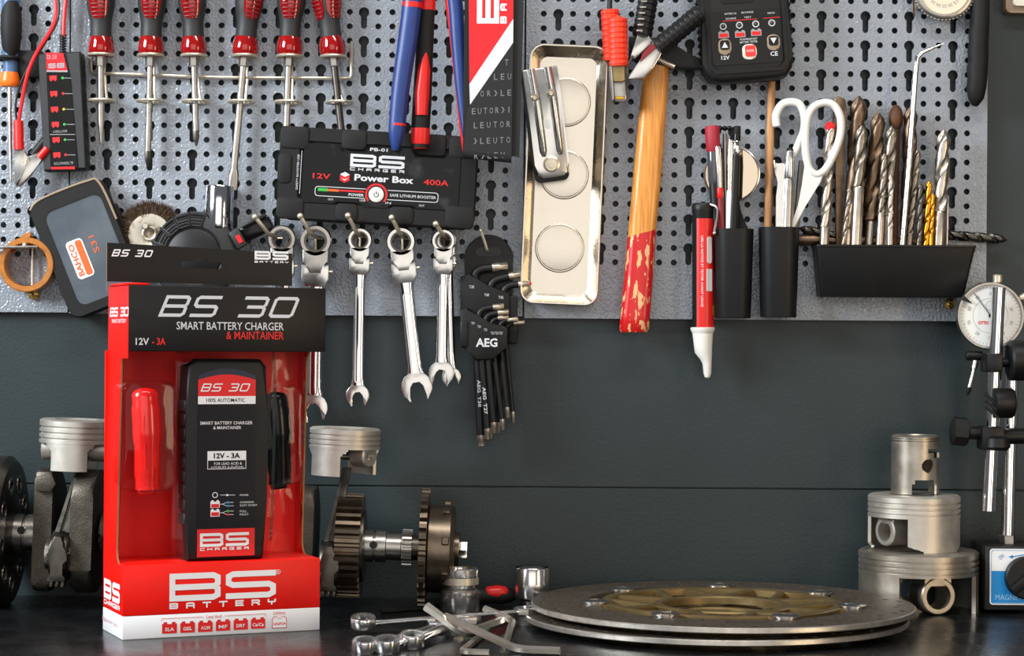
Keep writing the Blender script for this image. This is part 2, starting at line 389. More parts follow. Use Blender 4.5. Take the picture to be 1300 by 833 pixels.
class T:                                  # a thing: an Empty that parents its parts
    def __init__(s, name, label, cat, px=None, py=None, d=None, roll=0.0, yaw=0.0, group=None, pos=None, pitch=0.0):
        e = bpy.data.objects.new(name, None); col.objects.link(e); e.empty_display_size = 0.01
        s.e = e; s.ax, s.ay, s.roll = px, py, math.radians(roll)
        if pos is None: p = at(px, py, d); k = sc(d)
        else: p = Vector(pos); k = 1.0
        s.p, s.k = p, k
        e.location = world(p); e.scale = (k, k, k); e.rotation_euler = (math.radians(pitch), s.roll, math.radians(yaw))
        e['label'] = label; e['category'] = cat
        if group: e['group'] = group
    def l(s, px, py):                     # photo pixel -> local (x, z)
        a, b = px - s.ax, s.ay - py; c, q = math.cos(s.roll), math.sin(s.roll)
        return (a * c - b * q, a * q + b * c)
    def L(s, pts): return [s.l(*p) for p in pts]
    def l3(s, px, py, y): x, z = s.l(px, py); return (x, y, z)
    def P(s, name, mb, mats, parent=None, **k): return finish(name, mb, mats, parent or s.e, **k)
    def split(s, name, mb, mats, parent=None, **k):     # every loose piece becomes a part of its own
        bm = mb.bm; seen = set(); bm.verts.index_update(); out = []
        for v0 in bm.verts:
            if v0.index in seen: continue
            st = [v0]; seen.add(v0.index); isl = []
            while st:
                v = st.pop(); isl.append(v)
                for e in v.link_edges:
                    w = e.other_vert(v)
                    if w.index not in seen: seen.add(w.index); st.append(w)
            n = MB(); mp = {v.index: i for i, v in enumerate(isl)}; fs = []
            for f in {f for v in isl for f in v.link_faces}: fs.append(tuple(mp[v.index] for v in f.verts))
            n.put([v.co.copy() for v in isl], fs); out.append(s.P(name, n, mats, parent, **k))
        bm.free(); return out
# ================================================================ the setting
wb = MB().box(-2200, 2200, 6, 60, -Z0 / U, 900); wall = finish('wall_back', wb, 'wall_paint'); wall.location = world((0, 0, 0)); wall['kind'] = 'structure'
for z0, z1 in ((-187.5, 900), (-1100, -189.2)):
    b = MB().box(-2200, 2200, 0, 6, z0, z1, 0.6, 1); o = finish('plank', b, 'wall_paint', wall)
bt = T('workbench', 'glossy black workbench top along the bottom of the picture', 'workbench', pos=(0, -400, -TB))
bt.P('worktop', MB().box(-1500, 1500, -500, 400, -44, 0, 3, 2), 'bench_black')
for x_ in (-1460, 1460):
    for y_ in (-450, 350): bt.P('leg', MB().box(x_ - 30, x_ + 30, y_ - 30, y_ + 30, -0.9 / U, -44, 3, 1), 'bench_black')
fl_ = MB().box(-2200, 2200, -3600, 60, -0.02 / U, 0); fl_o = finish('floor', fl_, 'floor_grey'); fl_o['kind'] = 'structure'
# ================================================================ perforated panels
def pegboard(label, x0, x1, ybot, kx, px_, ky, py_, nrow, skip=None):
    t = T('perforated_panel', label, 'pegboard', (x0 + x1) / 2, 200, 14, group='perforated wall panels')
    w = px_ / 3.0; m = MB()
    f = lambda u, v, q: (u - t.ax, q, t.ay - v)
    fz = lambda u, v, q: (u - t.ax, q, v)
    top = -130.0
    i0 = math.ceil((x0 + 9 - kx) / w + 0.5); i1 = math.floor((x1 - 9 - kx) / w - 0.5)
    gx0, gx1 = kx + (i0 - .5) * w, kx + (i1 + .5) * w
    j0 = -3; gz_top = t.ay - (ky + (j0) * py_ - py_ / 4); gz_bot = t.ay - (ky + nrow * py_ - py_ / 4)
    r = 3.9; hr = 6.6; sw = 3.8
    for j in range(j0, nrow):
        for i in range(i0, i1 + 1):
            cx = kx + i * w; zt = t.ay - (ky + j * py_ - py_ / 4); zm = zt - py_ / 2; zb = zt - py_
            if i % 3 == 0:
                cz = (zt + zm) / 2 - 0.5; o = []
                a0 = math.asin(sw / hr)
                for k in range(15):
                    a = -math.pi / 2 + a0 + (2 * math.pi - 2 * a0) * k / 14; o.append((cx + hr * math.cos(a), cz + hr * math.sin(a)))
                ze = (zm + zb) / 2 + 0.5
                for k in range(7):
                    a = math.pi + math.pi * k / 6; o.append((cx + sw * math.cos(a), ze + sw * math.sin(a)))
                m.plate(o, (cx - w / 2, cx + w / 2, zb, zt), (cx, cz - hr * 0.62), fz, 3)
            else:
                for za, zc in ((zt, zm), (zm, zb)):
                    m.plate(circ(cx, (za + zc) / 2, r, 12, math.pi / 12), (cx - w / 2, cx + w / 2, zc, za), (cx, (za + zc) / 2), fz, 3)
    L, R, B, Tt = x0 - t.ax, x1 - t.ax, t.ay - ybot, t.ay - top
    a, b = gx0 - t.ax, gx1 - t.ax
    for (p, q, u, v) in ((L, a, B, Tt), (b, R, B, Tt), (a, b, B, gz_bot), (a, b, gz_top, Tt)):
        m.put([(p, 0, u), (q, 0, u), (q, 0, v), (p, 0, v)], [(0, 1, 2, 3)])
    bmesh.ops.remove_doubles(m.bm, verts=m.bm.verts[:], dist=0.01)
    t.P('perforated_sheet', m, 'panel_grey', ang=30)
    fl = MB()
    for (p, q, u, v) in ((L, L + 1.5, B, Tt), (R - 1.5, R, B, Tt), (L, R, B, B + 1.5)):
        fl.box(p, q, 0.4, 13.5, u, v)
    t.P('folded_edge', fl, 'panel_grey')
    return t
pegboard('bluish grey perforated metal panel at the left edge, behind the small two-clip tester', -120, 87, 396, 41.5, 55.0, 11.0, 36.6, 9)
pegboard('grey perforated metal panel holding the screwdriver rack and the hanging wrenches', 89, 664.5, 400, 460.8, 54.2, 14.6, 36.4, 9)
pegboard('grey perforated metal panel behind the wooden hammer and the drill bits', 667, 1253, 406, 1041.8, 55.7, 19.2, 37.05, 9)
# ================================================================ boxed charger on the bench
bp0 = on_table(155, 813); bp1 = on_table(406, 800); bpd = on_table(128, 800)
BW = (bp1 - bp0).length; BYAW = math.atan2(bp1.y - bp0.y, bp1.x - bp0.x)
BD = 92.0
def bplane(px, py, yl):                    # photo pixel -> local (x, z) on the plane y = yl of the carton
    x, z = unroll(px, py); dr = Vector((x, F, z)); n = Vector((-math.sin(BYAW), math.cos(BYAW), 0)); cpos = Vector((0, -F, 0))
    k = (yl - n.dot(cpos - bp0)) / n.dot(dr); v = cpos + dr * k - bp0
    return (v.x * math.cos(BYAW) + v.y * math.sin(BYAW), v.z)
def bside(px, py):                         # photo pixel -> local (y, z) on the left side
    x, z = unroll(px, py); dr = Vector((x, F, z)); n = Vector((math.cos(BYAW), math.sin(BYAW), 0)); cpos = Vector((0, -F, 0))
    k = (0 - n.dot(cpos - bp0)) / n.dot(dr); v = cpos + dr * k - bp0
    return (-v.x * math.sin(BYAW) + v.y * math.cos(BYAW), v.z)
def fbox(px0, py0, px1, py1, yl):
    ym = (py0 + py1) / 2; xm = (px0 + px1) / 2
    a = bplane(px0, ym, yl)[0]; b = bplane(px1, ym, yl)[0]; c = bplane(xm, py1, yl)[1]; d = bplane(xm, py0, yl)[1]
    return (a + b) / 2, (c + d) / 2, b - a, d - c
pk = T('charger_package', 'red and black carton with a clear window holding a battery charger, standing on the bench', 'package', pos=bp0, yaw=math.degrees(BYAW))
HB = bplane(155, 718, 0)[1]; HW = bplane(155, 783, 0)[1]; HH = bplane(167, 446, 0)[1]; HT = bplane(167, 362, 0)[1]
HG = bplane(250, 313, BD)[1]
th = 2.0; W = BW; D = BD
m = MB(); m.mi = 0
m.box(0, W, 0, D, HW, HB, 1.2, 2); m.mi = 1; m.box(0.05, W - 0.05, 0.05, D - 0.05, 0, HW, 1.0, 2)
base = pk.P('base_tray', m, ['carton_red', 'carton_white'])
LEAN = 4.5
m = MB(); m.mi = 0; m.box(LEAN, W + LEAN, 0, D, HH, HT, 1.2, 2)
head = pk.P('header', m, ['carton_black'])
m = MB(); m.box(-0.6 + LEAN, 0.4 + LEAN, 0.6, D - 0.6, HH - 8, HT - 0.5, 0.2, 1); m.box(-0.4 + LEAN, 26 + LEAN, 10, D - 4, HT, HT + 3, 1.2, 1)
pk.P('side_flap', m, 'carton_red', label='red side of the header')
# left side strip with a rounded window corner, right side strip, back card and hanger
s0 = bside(148, 560)[0]
def side_strip(x0, x1, ywin, mats, nm):       # carton side from the back edge to the window edge
    rc = 16; n = 6; m = MB()
    poly = [(D, HB - 1)]
    for k in range(n + 1):
        a = math.pi / 2 * k / n; poly.append((ywin - rc + rc * math.sin(a), HB - 1 + rc * (1 - math.cos(a))))
    for k in range(n, -1, -1):
        a = math.pi / 2 * k / n; poly.append((ywin - rc + rc * math.sin(a), HH + 1 - rc * (1 - math.cos(a))))
    poly.append((D, HH + 1))
    vs_ = [(x0 + LEAN * (p[1] - HB) / (HH - HB), p[0], p[1]) for p in poly] + [(x1 + LEAN * (p[1] - HB) / (HH - HB), p[0], p[1]) for p in poly]; q = len(poly)
    m.put(vs_, [tuple(range(q)), tuple(range(q, 2 * q))[::-1]] + [(i, (i + 1) % q, q + (i + 1) % q, q + i) for i in range(q)])
    for f in m.bm.faces:
        if len(f.verts) == 4: f.material_index = 1
    return pk.P(nm, m, mats)
side_strip(0.2, 2.2, max(30, s0), ['carton_red', 'carton_brown'], 'side_panel')
side_strip(W - 2.2, W - 0.2, 62, ['carton_red', 'carton_brown'], 'side_panel')
m = MB(); m.box(0.3, W + LEAN, D - 2, D, HB, HH, 0.2, 1); pk.P('back_card', m, 'carton_red')
# hanger card with a euro slot
m = MB()
hx0, hz0 = bplane(135, 363, D); hx1, _ = bplane(370, 366, D)
ztl = bplane(135, 308, D)[1]; ztr = bplane(370, 322, D)[1]
scx, scz = bplane(255, 334, D)
sl = []
for k in range(9): a = -math.pi / 2 - math.pi * k / 8; sl.append((scx - 20 + 4.2 * math.cos(a), scz + 4.2 * math.sin(a)))
for k in range(9): a = math.pi - math.pi * k / 8; sl.append((scx + 7 * math.cos(a), scz + 4.0 + 5.0 * math.sin(a)))
for k in range(9): a = math.pi / 2 - math.pi * k / 8; sl.append((scx + 20 + 4.2 * math.cos(a), scz + 4.2 * math.sin(a)))
sl = sl[::-1]
zl = lambda x: ztl + (ztr - ztl) * (x - hx0) / (hx1 - hx0)
zb_ = HT - 6
fh = lambda u, v, q: (u, D - 2 + q, zb_ + (zl(u) - zb_) * (v - zb_) / (ztl - zb_))
m.mi = 0; m.plate(sl, (hx0, hx1, zb_, ztl), (scx, scz), fh, 2.2)
fb = lambda u, v, q: (u, D + 0.2 - q, zb_ + (zl(u) - zb_) * (v - zb_) / (ztl - zb_))
m.plate(sl, (hx0, hx1, zb_, ztl), (scx, scz), fb, 0.1)
m.mi = 1
q = [(hx0, zb_), (hx1, zb_), (hx1, zl(hx1)), (hx0, ztl)]
m.put([(p[0], D - 2, p[1]) for p in q] + [(p[0], D + .2, p[1]) for p in q], [(i, (i + 1) % 4, 4 + (i + 1) % 4, 4 + i) for i in range(4)])
hang = pk.P('hanger_card', m, ['carton_black', 'carton_brown'])
# --- print on the carton
def flogo(mb, s, x0, y0, x1, y1, yl, t, **k): c = fbox(x0, y0, x1, y1, yl); mb.logo(s, c[0], c[1], c[2], c[3], yl - 0.35, t, **k)
def ftext(mb, s, x0, y0, x1, y1, yl, **k): c = fbox(x0, y0, x1, y1, yl); mb.text(s, c[0], c[1], c[2], c[3], yl - 0.35, **k)
m = MB()
c = fbox(206, 376, 376, 403, 0); m.logo('BS 30', c[0], c[1], c[2], c[3], -0.35, 3.6, gap=6, shear=0.42)
ftext(m, 'SMART BATTERY CHARGER', 224, 409, 360, 419, 0, bold=0.02)
ftext(m, '12V', 172, 429, 189, 438, 0, bold=0.02)
pk.P('lettering', m, 'print_silver', head)
m = MB(); ftext(m, '& MAINTAINER', 287, 421, 360, 431, 0, bold=0.02); pk.P('lettering', m, 'print_red', head); m = MB(); ftext(m, '- 3A', 193, 429, 210, 438, 0, bold=0.02)
pk.P('lettering', m, 'print_red', head)
m = MB()
c = fbox(143, 317, 193, 326, D - 2); m.logo('BS 30', c[0], c[1], c[2], c[3], D - 2.4, 1.5, gap=2.2, shear=0.4); pk.P('lettering', m, 'print_white', hang); m = MB()
flogo(m, 'BS', 323, 319, 366, 330, D - 2, 2.6); flogo(m, 'BATTERY', 323, 331.5, 366, 334, D - 2, 0.6, gap=2)
pk.P('lettering', m, 'print_white', hang)
m = MB()
cl = fbox(215, 726, 350, 761, 0); m.logo('BS', cl[0], cl[1], cl[2], cl[3], -0.35, 6.4, gap=6)
c = fbox(215, 763, 350, 770.5, 0); m.logo('BATTERY', c[0], c[1], c[2], c[3], -0.35, 1.7, gap=9)
c = bplane(353, 726, 0); m.flatring(circ(c[0], c[1], 2.6, 16), circ(c[0], c[1], 2.0, 16), -0.35); m.text('R', c[0], c[1], 1.8, 2.2, -0.35)
pk.P('lettering', m, 'print_white', base)
# battery-type icons on the white strip
def icon(mb, cx, cz, w, h, y): mb.flat([(cx - w/2, cz - h/2), (cx + w/2, cz - h/2), (cx + w/2, cz + h*.36), (cx + w*.40, cz + h*.36), (cx + w*.40, cz + h/2), (cx + w*.16, cz + h/2), (cx + w*.16, cz + h*.32), (cx - w*.16, cz + h*.32), (cx - w*.16, cz + h/2), (cx - w*.40, cz + h/2), (cx - w*.40, cz + h*.36), (cx - w/2, cz + h*.36)], y)
mi_, mt_, mo_ = MB(), MB(), MB()
icx = [(215, 797), (238, 796), (260.5, 795), (283, 793.6), (305.5, 792.3), (327.5, 791)]
for (x, y), s in zip(icx, ('SLA', 'GEL', 'AGM', 'MF', 'DRY', 'Ca/Ca')):
    a, b = bplane(x, y, 0); icon(mi_, a, b, 16.5, 12.5, -0.35); mt_.text(s, a, b - 1.8, 10 if len(s) < 4 else 13, 3.8, -0.6, bold=0.02)
a, b = bplane(354.5, 790, 0)
icon(mi_, a, b, 17, 13, -0.35); icon(mt_, a, b, 15.6, 11.6, -0.5); mi_.text('LiFePO4', a, b - 1.6, 14, 3.2, -0.7, bold=0.02)
ftext(mi_, 'Lead Acid', 262, 780.5, 281, 784.8, 0); ftext(mi_, 'Lithium', 347, 776, 362, 780, 0)
a = bplane(205, 786, 0); b = bplane(258, 783.6, 0); c = bplane(285, 782.3, 0); e = bplane(337, 779.6, 0)
for p, q in ((a, b), (c, e)): mi_.flat([(p[0], p[1]), (q[0], q[1]), (q[0], q[1] + .5), (p[0], p[1] + .5)], -0.35)
for p in (a, e): mi_.flat([(p[0] - .25, p[1] - 2.5), (p[0] + .25, p[1] - 2.5), (p[0] + .25, p[1]), (p[0] - .25, p[1])], -0.35)
pk.P('battery_icons', mi_, 'print_red', base); pk.P('lettering', mt_, 'print_white', base)
# left side print
def side_print(mb, fn, s, x0, y0, x1, y1, **k):
    a = bside(x0, (y0 + y1) / 2); b = bside(x1, (y0 + y1) / 2); zt, zb2 = bside((x0 + x1) / 2, y0)[1], bside((x0 + x1) / 2, y1)[1]
    mb.X = Matrix.Translation((-0.9, (a[0] + b[0]) / 2, (zt + zb2) / 2)) @ Matrix.Rotation(-math.pi / 2, 4, 'Z')
    getattr(mb, fn)(s, 0, 0, abs(b[0] - a[0]), zt - zb2, 0, **k); mb.home()
m = MB(); side_print(m, 'logo', 'BS', 133, 738, 153, 763, t=5.5); pk.P('lettering', m, 'print_white', base); m = MB(); side_print(m, 'logo', 'CHARGER', 133, 765, 153, 771, t=1.3)
pk.P('lettering', m, 'print_white', base)
m = MB(); side_print(m, 'text', 'Bpower you.', 131, 786, 151, 794); pk.P('lettering', m, 'print_pink', base)
m = MB(); m2 = MB(); a = bside(136, 397); b = bside(158, 397)
side_print(m, 'logo', 'BS 30', 136, 390, 159, 402, t=2.2, shear=0.2); side_print(m, 'text', 'SMART BATTERY', 138, 405, 156, 410)
for mm in (m,):
    for v in mm.bm.verts: v.co.x += LEAN - 0.2
pk.P('lettering', m, 'print_white', head)
# --- clear blister
m = MB()
nz = 10
xa, xb = 2.5, W - 2.5
prof = [(xa, 50), (xa + 6, 54), (xa + 20, 54), (W * .30, 54), (W * .335, 7), (W * .355, 3.5), (W * .74, 3.5), (W * .76, 7), (W * .80, 56), (xb - 14, 58), (xb - 4, 58), (xb, 62)]
rows = []
for j in range(nz + 1):
    z = HB + (HH - HB) * j / nz; f_ = min(1.0, 0.55 + 0.45 * math.sin(math.pi * j / nz) ** 0.5 * 1.2)
    rows.append([(x + LEAN * j / nz, (y * f_ + (1 - f_) * 30 if y < 30 else y) + (0 if 3 < i < 8 else 2.5 * math.sin(3.1 * j + i)), z) for i, (x, y) in enumerate(prof)])
n = len(prof)
m.put([p for r_ in rows for p in r_], [(j * n + i, j * n + i + 1, (j + 1) * n + i + 1, (j + 1) * n + i) for j in range(nz) for i in range(n - 1)])
pk.P('blister', m, 'clear_film', ang=25)
for (x0, y0, x1, y1, yl, dep) in ((156, 484, 224, 624, 8, 44), (334, 490, 384, 616, 16, 40)):      # bubbles over the two clamps
    c = fbox(x0, y0, x1, y1, yl); m = MB(); m.prism(rr(c[0], c[1], c[2], c[3], 11, 5), yl, yl + dep, 5, 3)
    m.bm.faces.ensure_lookup_table(); bk = [f for f in m.bm.faces if all(abs(v.co.y - yl - dep) < 1e-4 for v in f.verts)]; bmesh.ops.delete(m.bm, geom=bk, context='FACES'); pk.P('clamp_bubble', m, 'clear_film')
# --- charger inside the carton
cy = 10.0
cx_, cz_, cw_, ch_ = fbox(237, 456, 338, 711, cy)
cg = T('battery_charger', 'slim black battery charger with a red top label inside the carton window', 'charger', pos=bp0 + Matrix.Rotation(BYAW, 3, 'Z') @ Vector((cx_, cy, HB + 0.5)), yaw=math.degrees(BYAW))
ch0 = HB + 0.5
def cl_(px, py): a = bplane(px, py, cy); return (a[0] - cx_, a[1] - ch0)
hgt = cz_ + ch_ / 2 - ch0
out = [(-cw_/2 + 1, 0.6), (cw_/2 - 2, 0.6)] + [(cw_/2 + 1, hgt * .3), (cw_/2 + 2, hgt * .7), (cw_/2 + 0, hgt - 8), (cw_/2 - 7, hgt)] + [(-cw_/2 + 9, hgt), (-cw_/2 + 1, hgt - 8), (-cw_/2 - 1, hgt * .7), (-cw_/2 - 1, hgt * .3)]
m = MB(); m.prism(out, 0, 44, 5, 3); cbody = cg.P('body', m, 'black_plastic')
m = MB()
for k in range(9): z = hgt * (.18 + .07 * k); m.box(-cw_/2 - 1.5, -cw_/2 + 4, 4.5, 30, z, z + hgt * .055, 0.8, 1)
cg.P('side_rib', m, 'grip_grey')
fx0 = cl_(251, 500)[0]; fx1 = cl_(324, 500)[0]; fz0 = cl_(290, 706)[1]
def arc_top(x0, x1, z, b, n=10): return [(x1 + (x0 - x1) * k / n, z + b * math.sin(math.pi * k / n)) for k in range(n + 1)]
z1 = cl_(290, 470)[1]
m = MB(); m.prism([(fx0, fz0), (fx1, fz0)] + arc_top(fx0, fx1, z1 - 6, 8), -1.0, 1); cg.P('face_plate', m, 'charger_face')
m = MB(); m.flat([(fx0, z1 - 14), (fx1, z1 - 14)] + arc_top(fx0, fx1, z1 - 6, 8), -1.1); cg.P('label', m, 'print_navy')
zr0 = cl_(290, 503)[1]; zr1 = cl_(290, 480)[1]; zw = cl_(290, 513)[1]
m = MB(); m.flat([(fx0, zr0), (fx1, zr0)] + arc_top(fx0, fx1, zr1 - 2, 6), -1.2)
cg.P('label', m, 'print_red'); m = MB(); zb0 = cl_(290, 671)[1]; m.flat([(fx0, fz0), (fx1, fz0), (fx1, zb0), (fx0, zb0)], -1.2); cg.P('label', m, 'print_red')
m = MB(); m.flat([(fx0, zw), (fx1, zw), (fx1, zr0), (fx0, zr0)], -1.2); cg.P('label', m, 'print_white'); m = MB()
a = cl_(263, 573); b = cl_(312, 584); m.flat([(a[0], b[1]), (b[0], b[1]), (b[0], a[1]), (a[0], a[1])], -1.2)
a2 = cl_(263, 596); m.flatring([(a[0], a2[1]), (b[0], a2[1]), (b[0], a[1]), (a[0], a[1])], [(a[0] + .6, a2[1] + .6), (b[0] - .6, a2[1] + .6), (b[0] - .6, a[1] - .6), (a[0] + .6, a[1] - .6)], -1.15)
cg.P('label', m, 'print_white')
m = MB()
def ct(mb, s, x, y, w, h, yy=-1.4, **k): p = cl_(x, y); mb.text(s, p[0], p[1], w, h, yy, **k)
p = cl_(286, 492); m.logo('BS 30', p[0], p[1], 54, 9, -1.45, 1.4, gap=2.4, shear=0.4)
ct(m, 'SMART BATTERY CHARGER', 287, 537, 60, 3.6, bold=0.015); ct(m, '& MAINTAINER', 288, 543, 32, 3.4, bold=0.015)
ct(m, 'FOR LEAD ACID &', 289, 588.5, 32, 3); ct(m, 'LITHIUM (LiFePO4)', 288, 593.5, 37, 3)
p = cl_(284.5, 685); m.logo('BS', p[0], p[1], 56, 15, -1.45, 3.2, gap=3); p = cl_(284.5, 696.5); m.logo('CHARGER', p[0], p[1], 56, 3, -1.45, 0.8, gap=3)
for s, y, dy in (('POWER', 628.5, 0), ('CHARGING', 637.5, 0), ('SOFT START', 641.5, 0), ('FULL', 649, 0), ('FAULT', 653, 0)):
    ct(m, s, 304 + 1.1 * len(s), y, 2.0 * len(s), 2.1)
p = cl_(272.5, 628.5); m.flatring(circ(p[0], p[1], 3.2, 16), circ(p[0], p[1], 2.4, 16), -1.4)
p0 = cl_(279, 628.5); p1 = cl_(298, 628.5); m.flat([(p0[0], p0[1] - .25), (p1[0], p1[1] - .25), (p1[0], p1[1] + .25), (p0[0], p0[1] + .25)], -1.4)
p = cl_(288, 628.5); m.flat(circ(p[0], p[1], 1.3, 10), -1.45)
for y in (640, 651):
    p0 = cl_(277, y); p1 = cl_(282, y)
    m.flat([(p0[0], p0[1] - .25), (p1[0], p1[1] - .25), (p1[0], p1[1] + .25), (p0[0], p0[1] + .25)], -1.4)
    for s_ in (-1, 1):
        p2 = cl_(287, y + 2.2 * s_); p3 = cl_(296, y + 2.2 * s_); m.flat([(p1[0], p1[1] - .25), (p2[0], p2[1] - .25), (p3[0], p3[1] - .25), (p3[0], p3[1] + .25), (p2[0], p2[1] + .25), (p1[0], p1[1] + .25)], -1.4)
    p = cl_(272.5, y); icon(m, p[0], p[1], 10.5, 8.5, -1.35)
cg.P('lettering', m, 'print_white')
m = MB(); ct(m, '100% AUTOMATIC', 286, 508, 44, 4.2, bold=0.01); ct(m, '12V - 3A', 287.5, 578.5, 30, 6, bold=0.03); cg.P('lettering', m, 'black_gloss')
m = MB()
for y in (641, 651.5): p = cl_(272.5, y); m.flat([(p[0] - 4.4, p[1] - 3), (p[0] + 4.4, p[1] - 3), (p[0] + 4.4, p[1] + 1), (p[0] - 4.4, p[1] + 1)], -1.5)
p = cl_(289, 653.2); m.flat(circ(p[0], p[1], 1.5, 10), -1.5); cg.P('indicator', m, 'print_red')
m = MB()
for y in (637.8, 642.2): p = cl_(289, y); m.flat(circ(p[0], p[1], 1.5, 10), -1.5)
cg.P('indicator', m, 'print_blue')
m = MB(); p = cl_(289, 648.8); m.flat(circ(p[0], p[1], 1.5, 10), -1.5); cg.P('indicator', m, 'print_green')
# --- the two clamps in the window
def pack_clamp(nm, label, ma, x0, y0, x1, y1, yl, sign):
    c = fbox(x0, y0, x1, y1, yl)
    t = T(nm, label, 'clamp', pos=bp0 + Matrix.Rotation(BYAW, 3, 'Z') @ Vector((c[0], yl, c[1] - c[3] / 2)), yaw=math.degrees(BYAW), roll=sign)
    w, h = c[2], c[3]; m = MB()
    pts = [(-1.5, 0, 1), (-1, -1, h * .2), (0, -3, h * .5), (0, -3, h * .8), (0, 0, h)]
    m.tube(spline(pts, 5), [w * .42] * 4 + [w * .45] * 6 + [w * .5] * 6 + [w * .46] * 3 + [w * .36, w * .1], 14, flat=0.8, up=(1, 0, 0))
    b = t.P('handle', m, ma)
    m = MB(); m.tube(spline([(-w * .16, -w * .36 - 1, h * .22), (-w * .16, -w * .36 - 3, h * .72), (w * .16, -w * .36 - 3, h * .72), (w * .16, -w * .36 - 1, h * .22)], 4), 1.0, 6); t.P('grip_ridge', m, ma)
    for k in range(3): z = h * (.06 + .045 * k); m = MB(); m.box(-w * .26, w * .26, -w * .31, -w * .1, z, z + h * .016, 0.4, 1); t.P('grip_ridge', m, ma)
    m = MB(); m.box(-w * .3, w * .3, 6, 14, -6, h * .7, 2, 1); t.P('back_handle', m, ma)
    return t
pack_clamp('battery_clamp', 'red plastic battery clamp inside the carton window', 'red_gloss', 171, 492, 208, 622, 26, -3)
pack_clamp('battery_clamp', 'black plastic battery clamp inside the carton window', 'black_gloss', 341, 497, 374, 615, 28, -5)
# ================================================================ crankshaft with two pistons, on the bench
cpos = on_table(300, 771.5)
ck = T('crankshaft', 'motorcycle crankshaft with two pistons and gears lying behind the boxed charger', 'crankshaft', 290, 686.5, 100, roll=1.75)
X = lambda px: px - 290
def rodless_piston(t, name, cx, ztop, R, hc, hs, mat_, yaw, parent=None, holes=True):
    """crown with ring grooves, two skirt panels and pin bosses, pin axis along local x after yaw"""
    prof = [(0, 0)]
    z = 0; prof = [(0, -2), (R * .55, -2), (R * .6, 0), (R * .93, 0), (R, -2)]
    g0 = -hc * .28
    for k in range(3):
        a = g0 - k * hc * .24
        prof += [(R, a), (R - 2.2, a - .2), (R - 2.2, a - hc * .10), (R, a - hc * .10 - .2)]
    prof += [(R, -hc), (R - 5, -hc), (R - 6, -hc * .5), (0, -hc * .5)]
    Mx = Matrix.Translation((cx, 0, ztop)) @ Matrix.Rotation(math.radians(yaw), 4, 'Z')
    m = MB(); m.X = Mx; m.lathe(prof[::-1], 'z', (0, 0, 0), 56); p = t.P(name, m, mat_, parent)
    m = MB(); m.X = Mx
    def mask(a, z):
        a = (math.degrees(a) + 360) % 360; c = min(abs(a - 90), abs(a - 270))
        lim = 31 if z < -hc - hs * .25 else 31 + 12 * (1 - (-hc - z) / (hs * .25))
        return c > lim
    m.shell(R - .5, -hc - hs, -hc + .5, 4, mask, 120, 12); t.split('skirt', m, mat_, p)
    for s in (-1, 1):
        m = MB(); m.X = Mx
        x0, x1 = s * R * .42, s * R * .86
        m.lathe([(R * .18, x0), (R * .34, x0), (R * .34, x1), (R * .30, x1 + s * 2), (R * .18, x1 + s * 2)], 'x', (0, 0, -hc - R * .16), 24, closed=True)
        m.box(min(x0, x1), max(x0, x1), -R * .26, R * .26, -hc - R * .1, -hc + 3, 1, 1)
        t.P('pin_boss', m, mat_, p)
    m = MB(); m.X = Mx; m.lathe([(R * .17, -R * .8), (R * .17, R * .8)], 'x', (0, 0, -hc - R * .16), 16); t.P('pin', m, 'steel', p)
    return p
def web(t, x0, x1, R, ang, mat_='cast_steel', front=34):
    pts = []
    for k in range(40):
        a = 2 * math.pi * k / 40; c = math.cos(a - ang)
        r = R * (1.0 if c > -0.15 else 0.82 - 0.05 * c)
        pts.append((min(front, r * math.sin(a) * .92), r * math.cos(a)))
    m = MB(); m.along_x(); m.prism(pts, x0, x1, 5, 2, both=True); return t.P('crank_web', m, mat_)
def conrod(t, cx, lean, zt, zb, py, mat_='dark_steel'):
    m = MB(); n = 12; loops = []; x = cx + lean
    for k in range(n + 1):
        f = k / n; z = zt + (zb + 24 - zt) * f; w = 11 + 9 * f ** 2; xx = cx + lean * f; yy = py * f; h = 8 + 4 * f
        loops.append([(xx - w/2, yy - h, z), (xx - w/5, yy - h, z), (xx - w/6, yy - h + 4, z), (xx + w/6, yy - h + 4, z), (xx + w/5, yy - h, z), (xx + w/2, yy - h, z), (xx + w/2, yy + h, z), (xx - w/2, yy + h, z)])
    m.loft(loops); r = t.P('connecting_rod', m, mat_)
    m = MB(); m.lathe([(20, x - 12), (29, x - 12), (31, x - 9), (31, x + 9), (29, x + 12), (20, x + 12)], 'x', (0, py, zb), 36, closed=True); t.P('big_end', m, mat_, r)
    fy = py - 31
    m = MB(); m.prism([(x - 4, zb + 26), (x + 4, zb + 26), (x + 8, zb + 16), (x + 9, zb + 6), (x + 13, zb + 4), (x + 13, zb - 5), (x + 6, zb - 7), (x + 6, zb - 22), (x + 11, zb - 24), (x + 11, zb - 30), (x - 11, zb - 30), (x - 11, zb - 24), (x - 6, zb - 22), (x - 6, zb - 7), (x - 13, zb - 5), (x - 13, zb + 4), (x - 9, zb + 6), (x - 8, zb + 16)], fy - 3, fy + 14, 1.5, 2); t.P('rod_cap', m, 'dark_steel', r)
    for dx in (-7, 0, 7):
        m = MB(); m.lathe([(3.6, zb - 37), (3.8, zb - 36), (3.8, zb - 30), (3, zb - 28)], 'z', (x + dx, fy + 6, 0), 10); t.P('bolt', m, 'dark_steel', r)
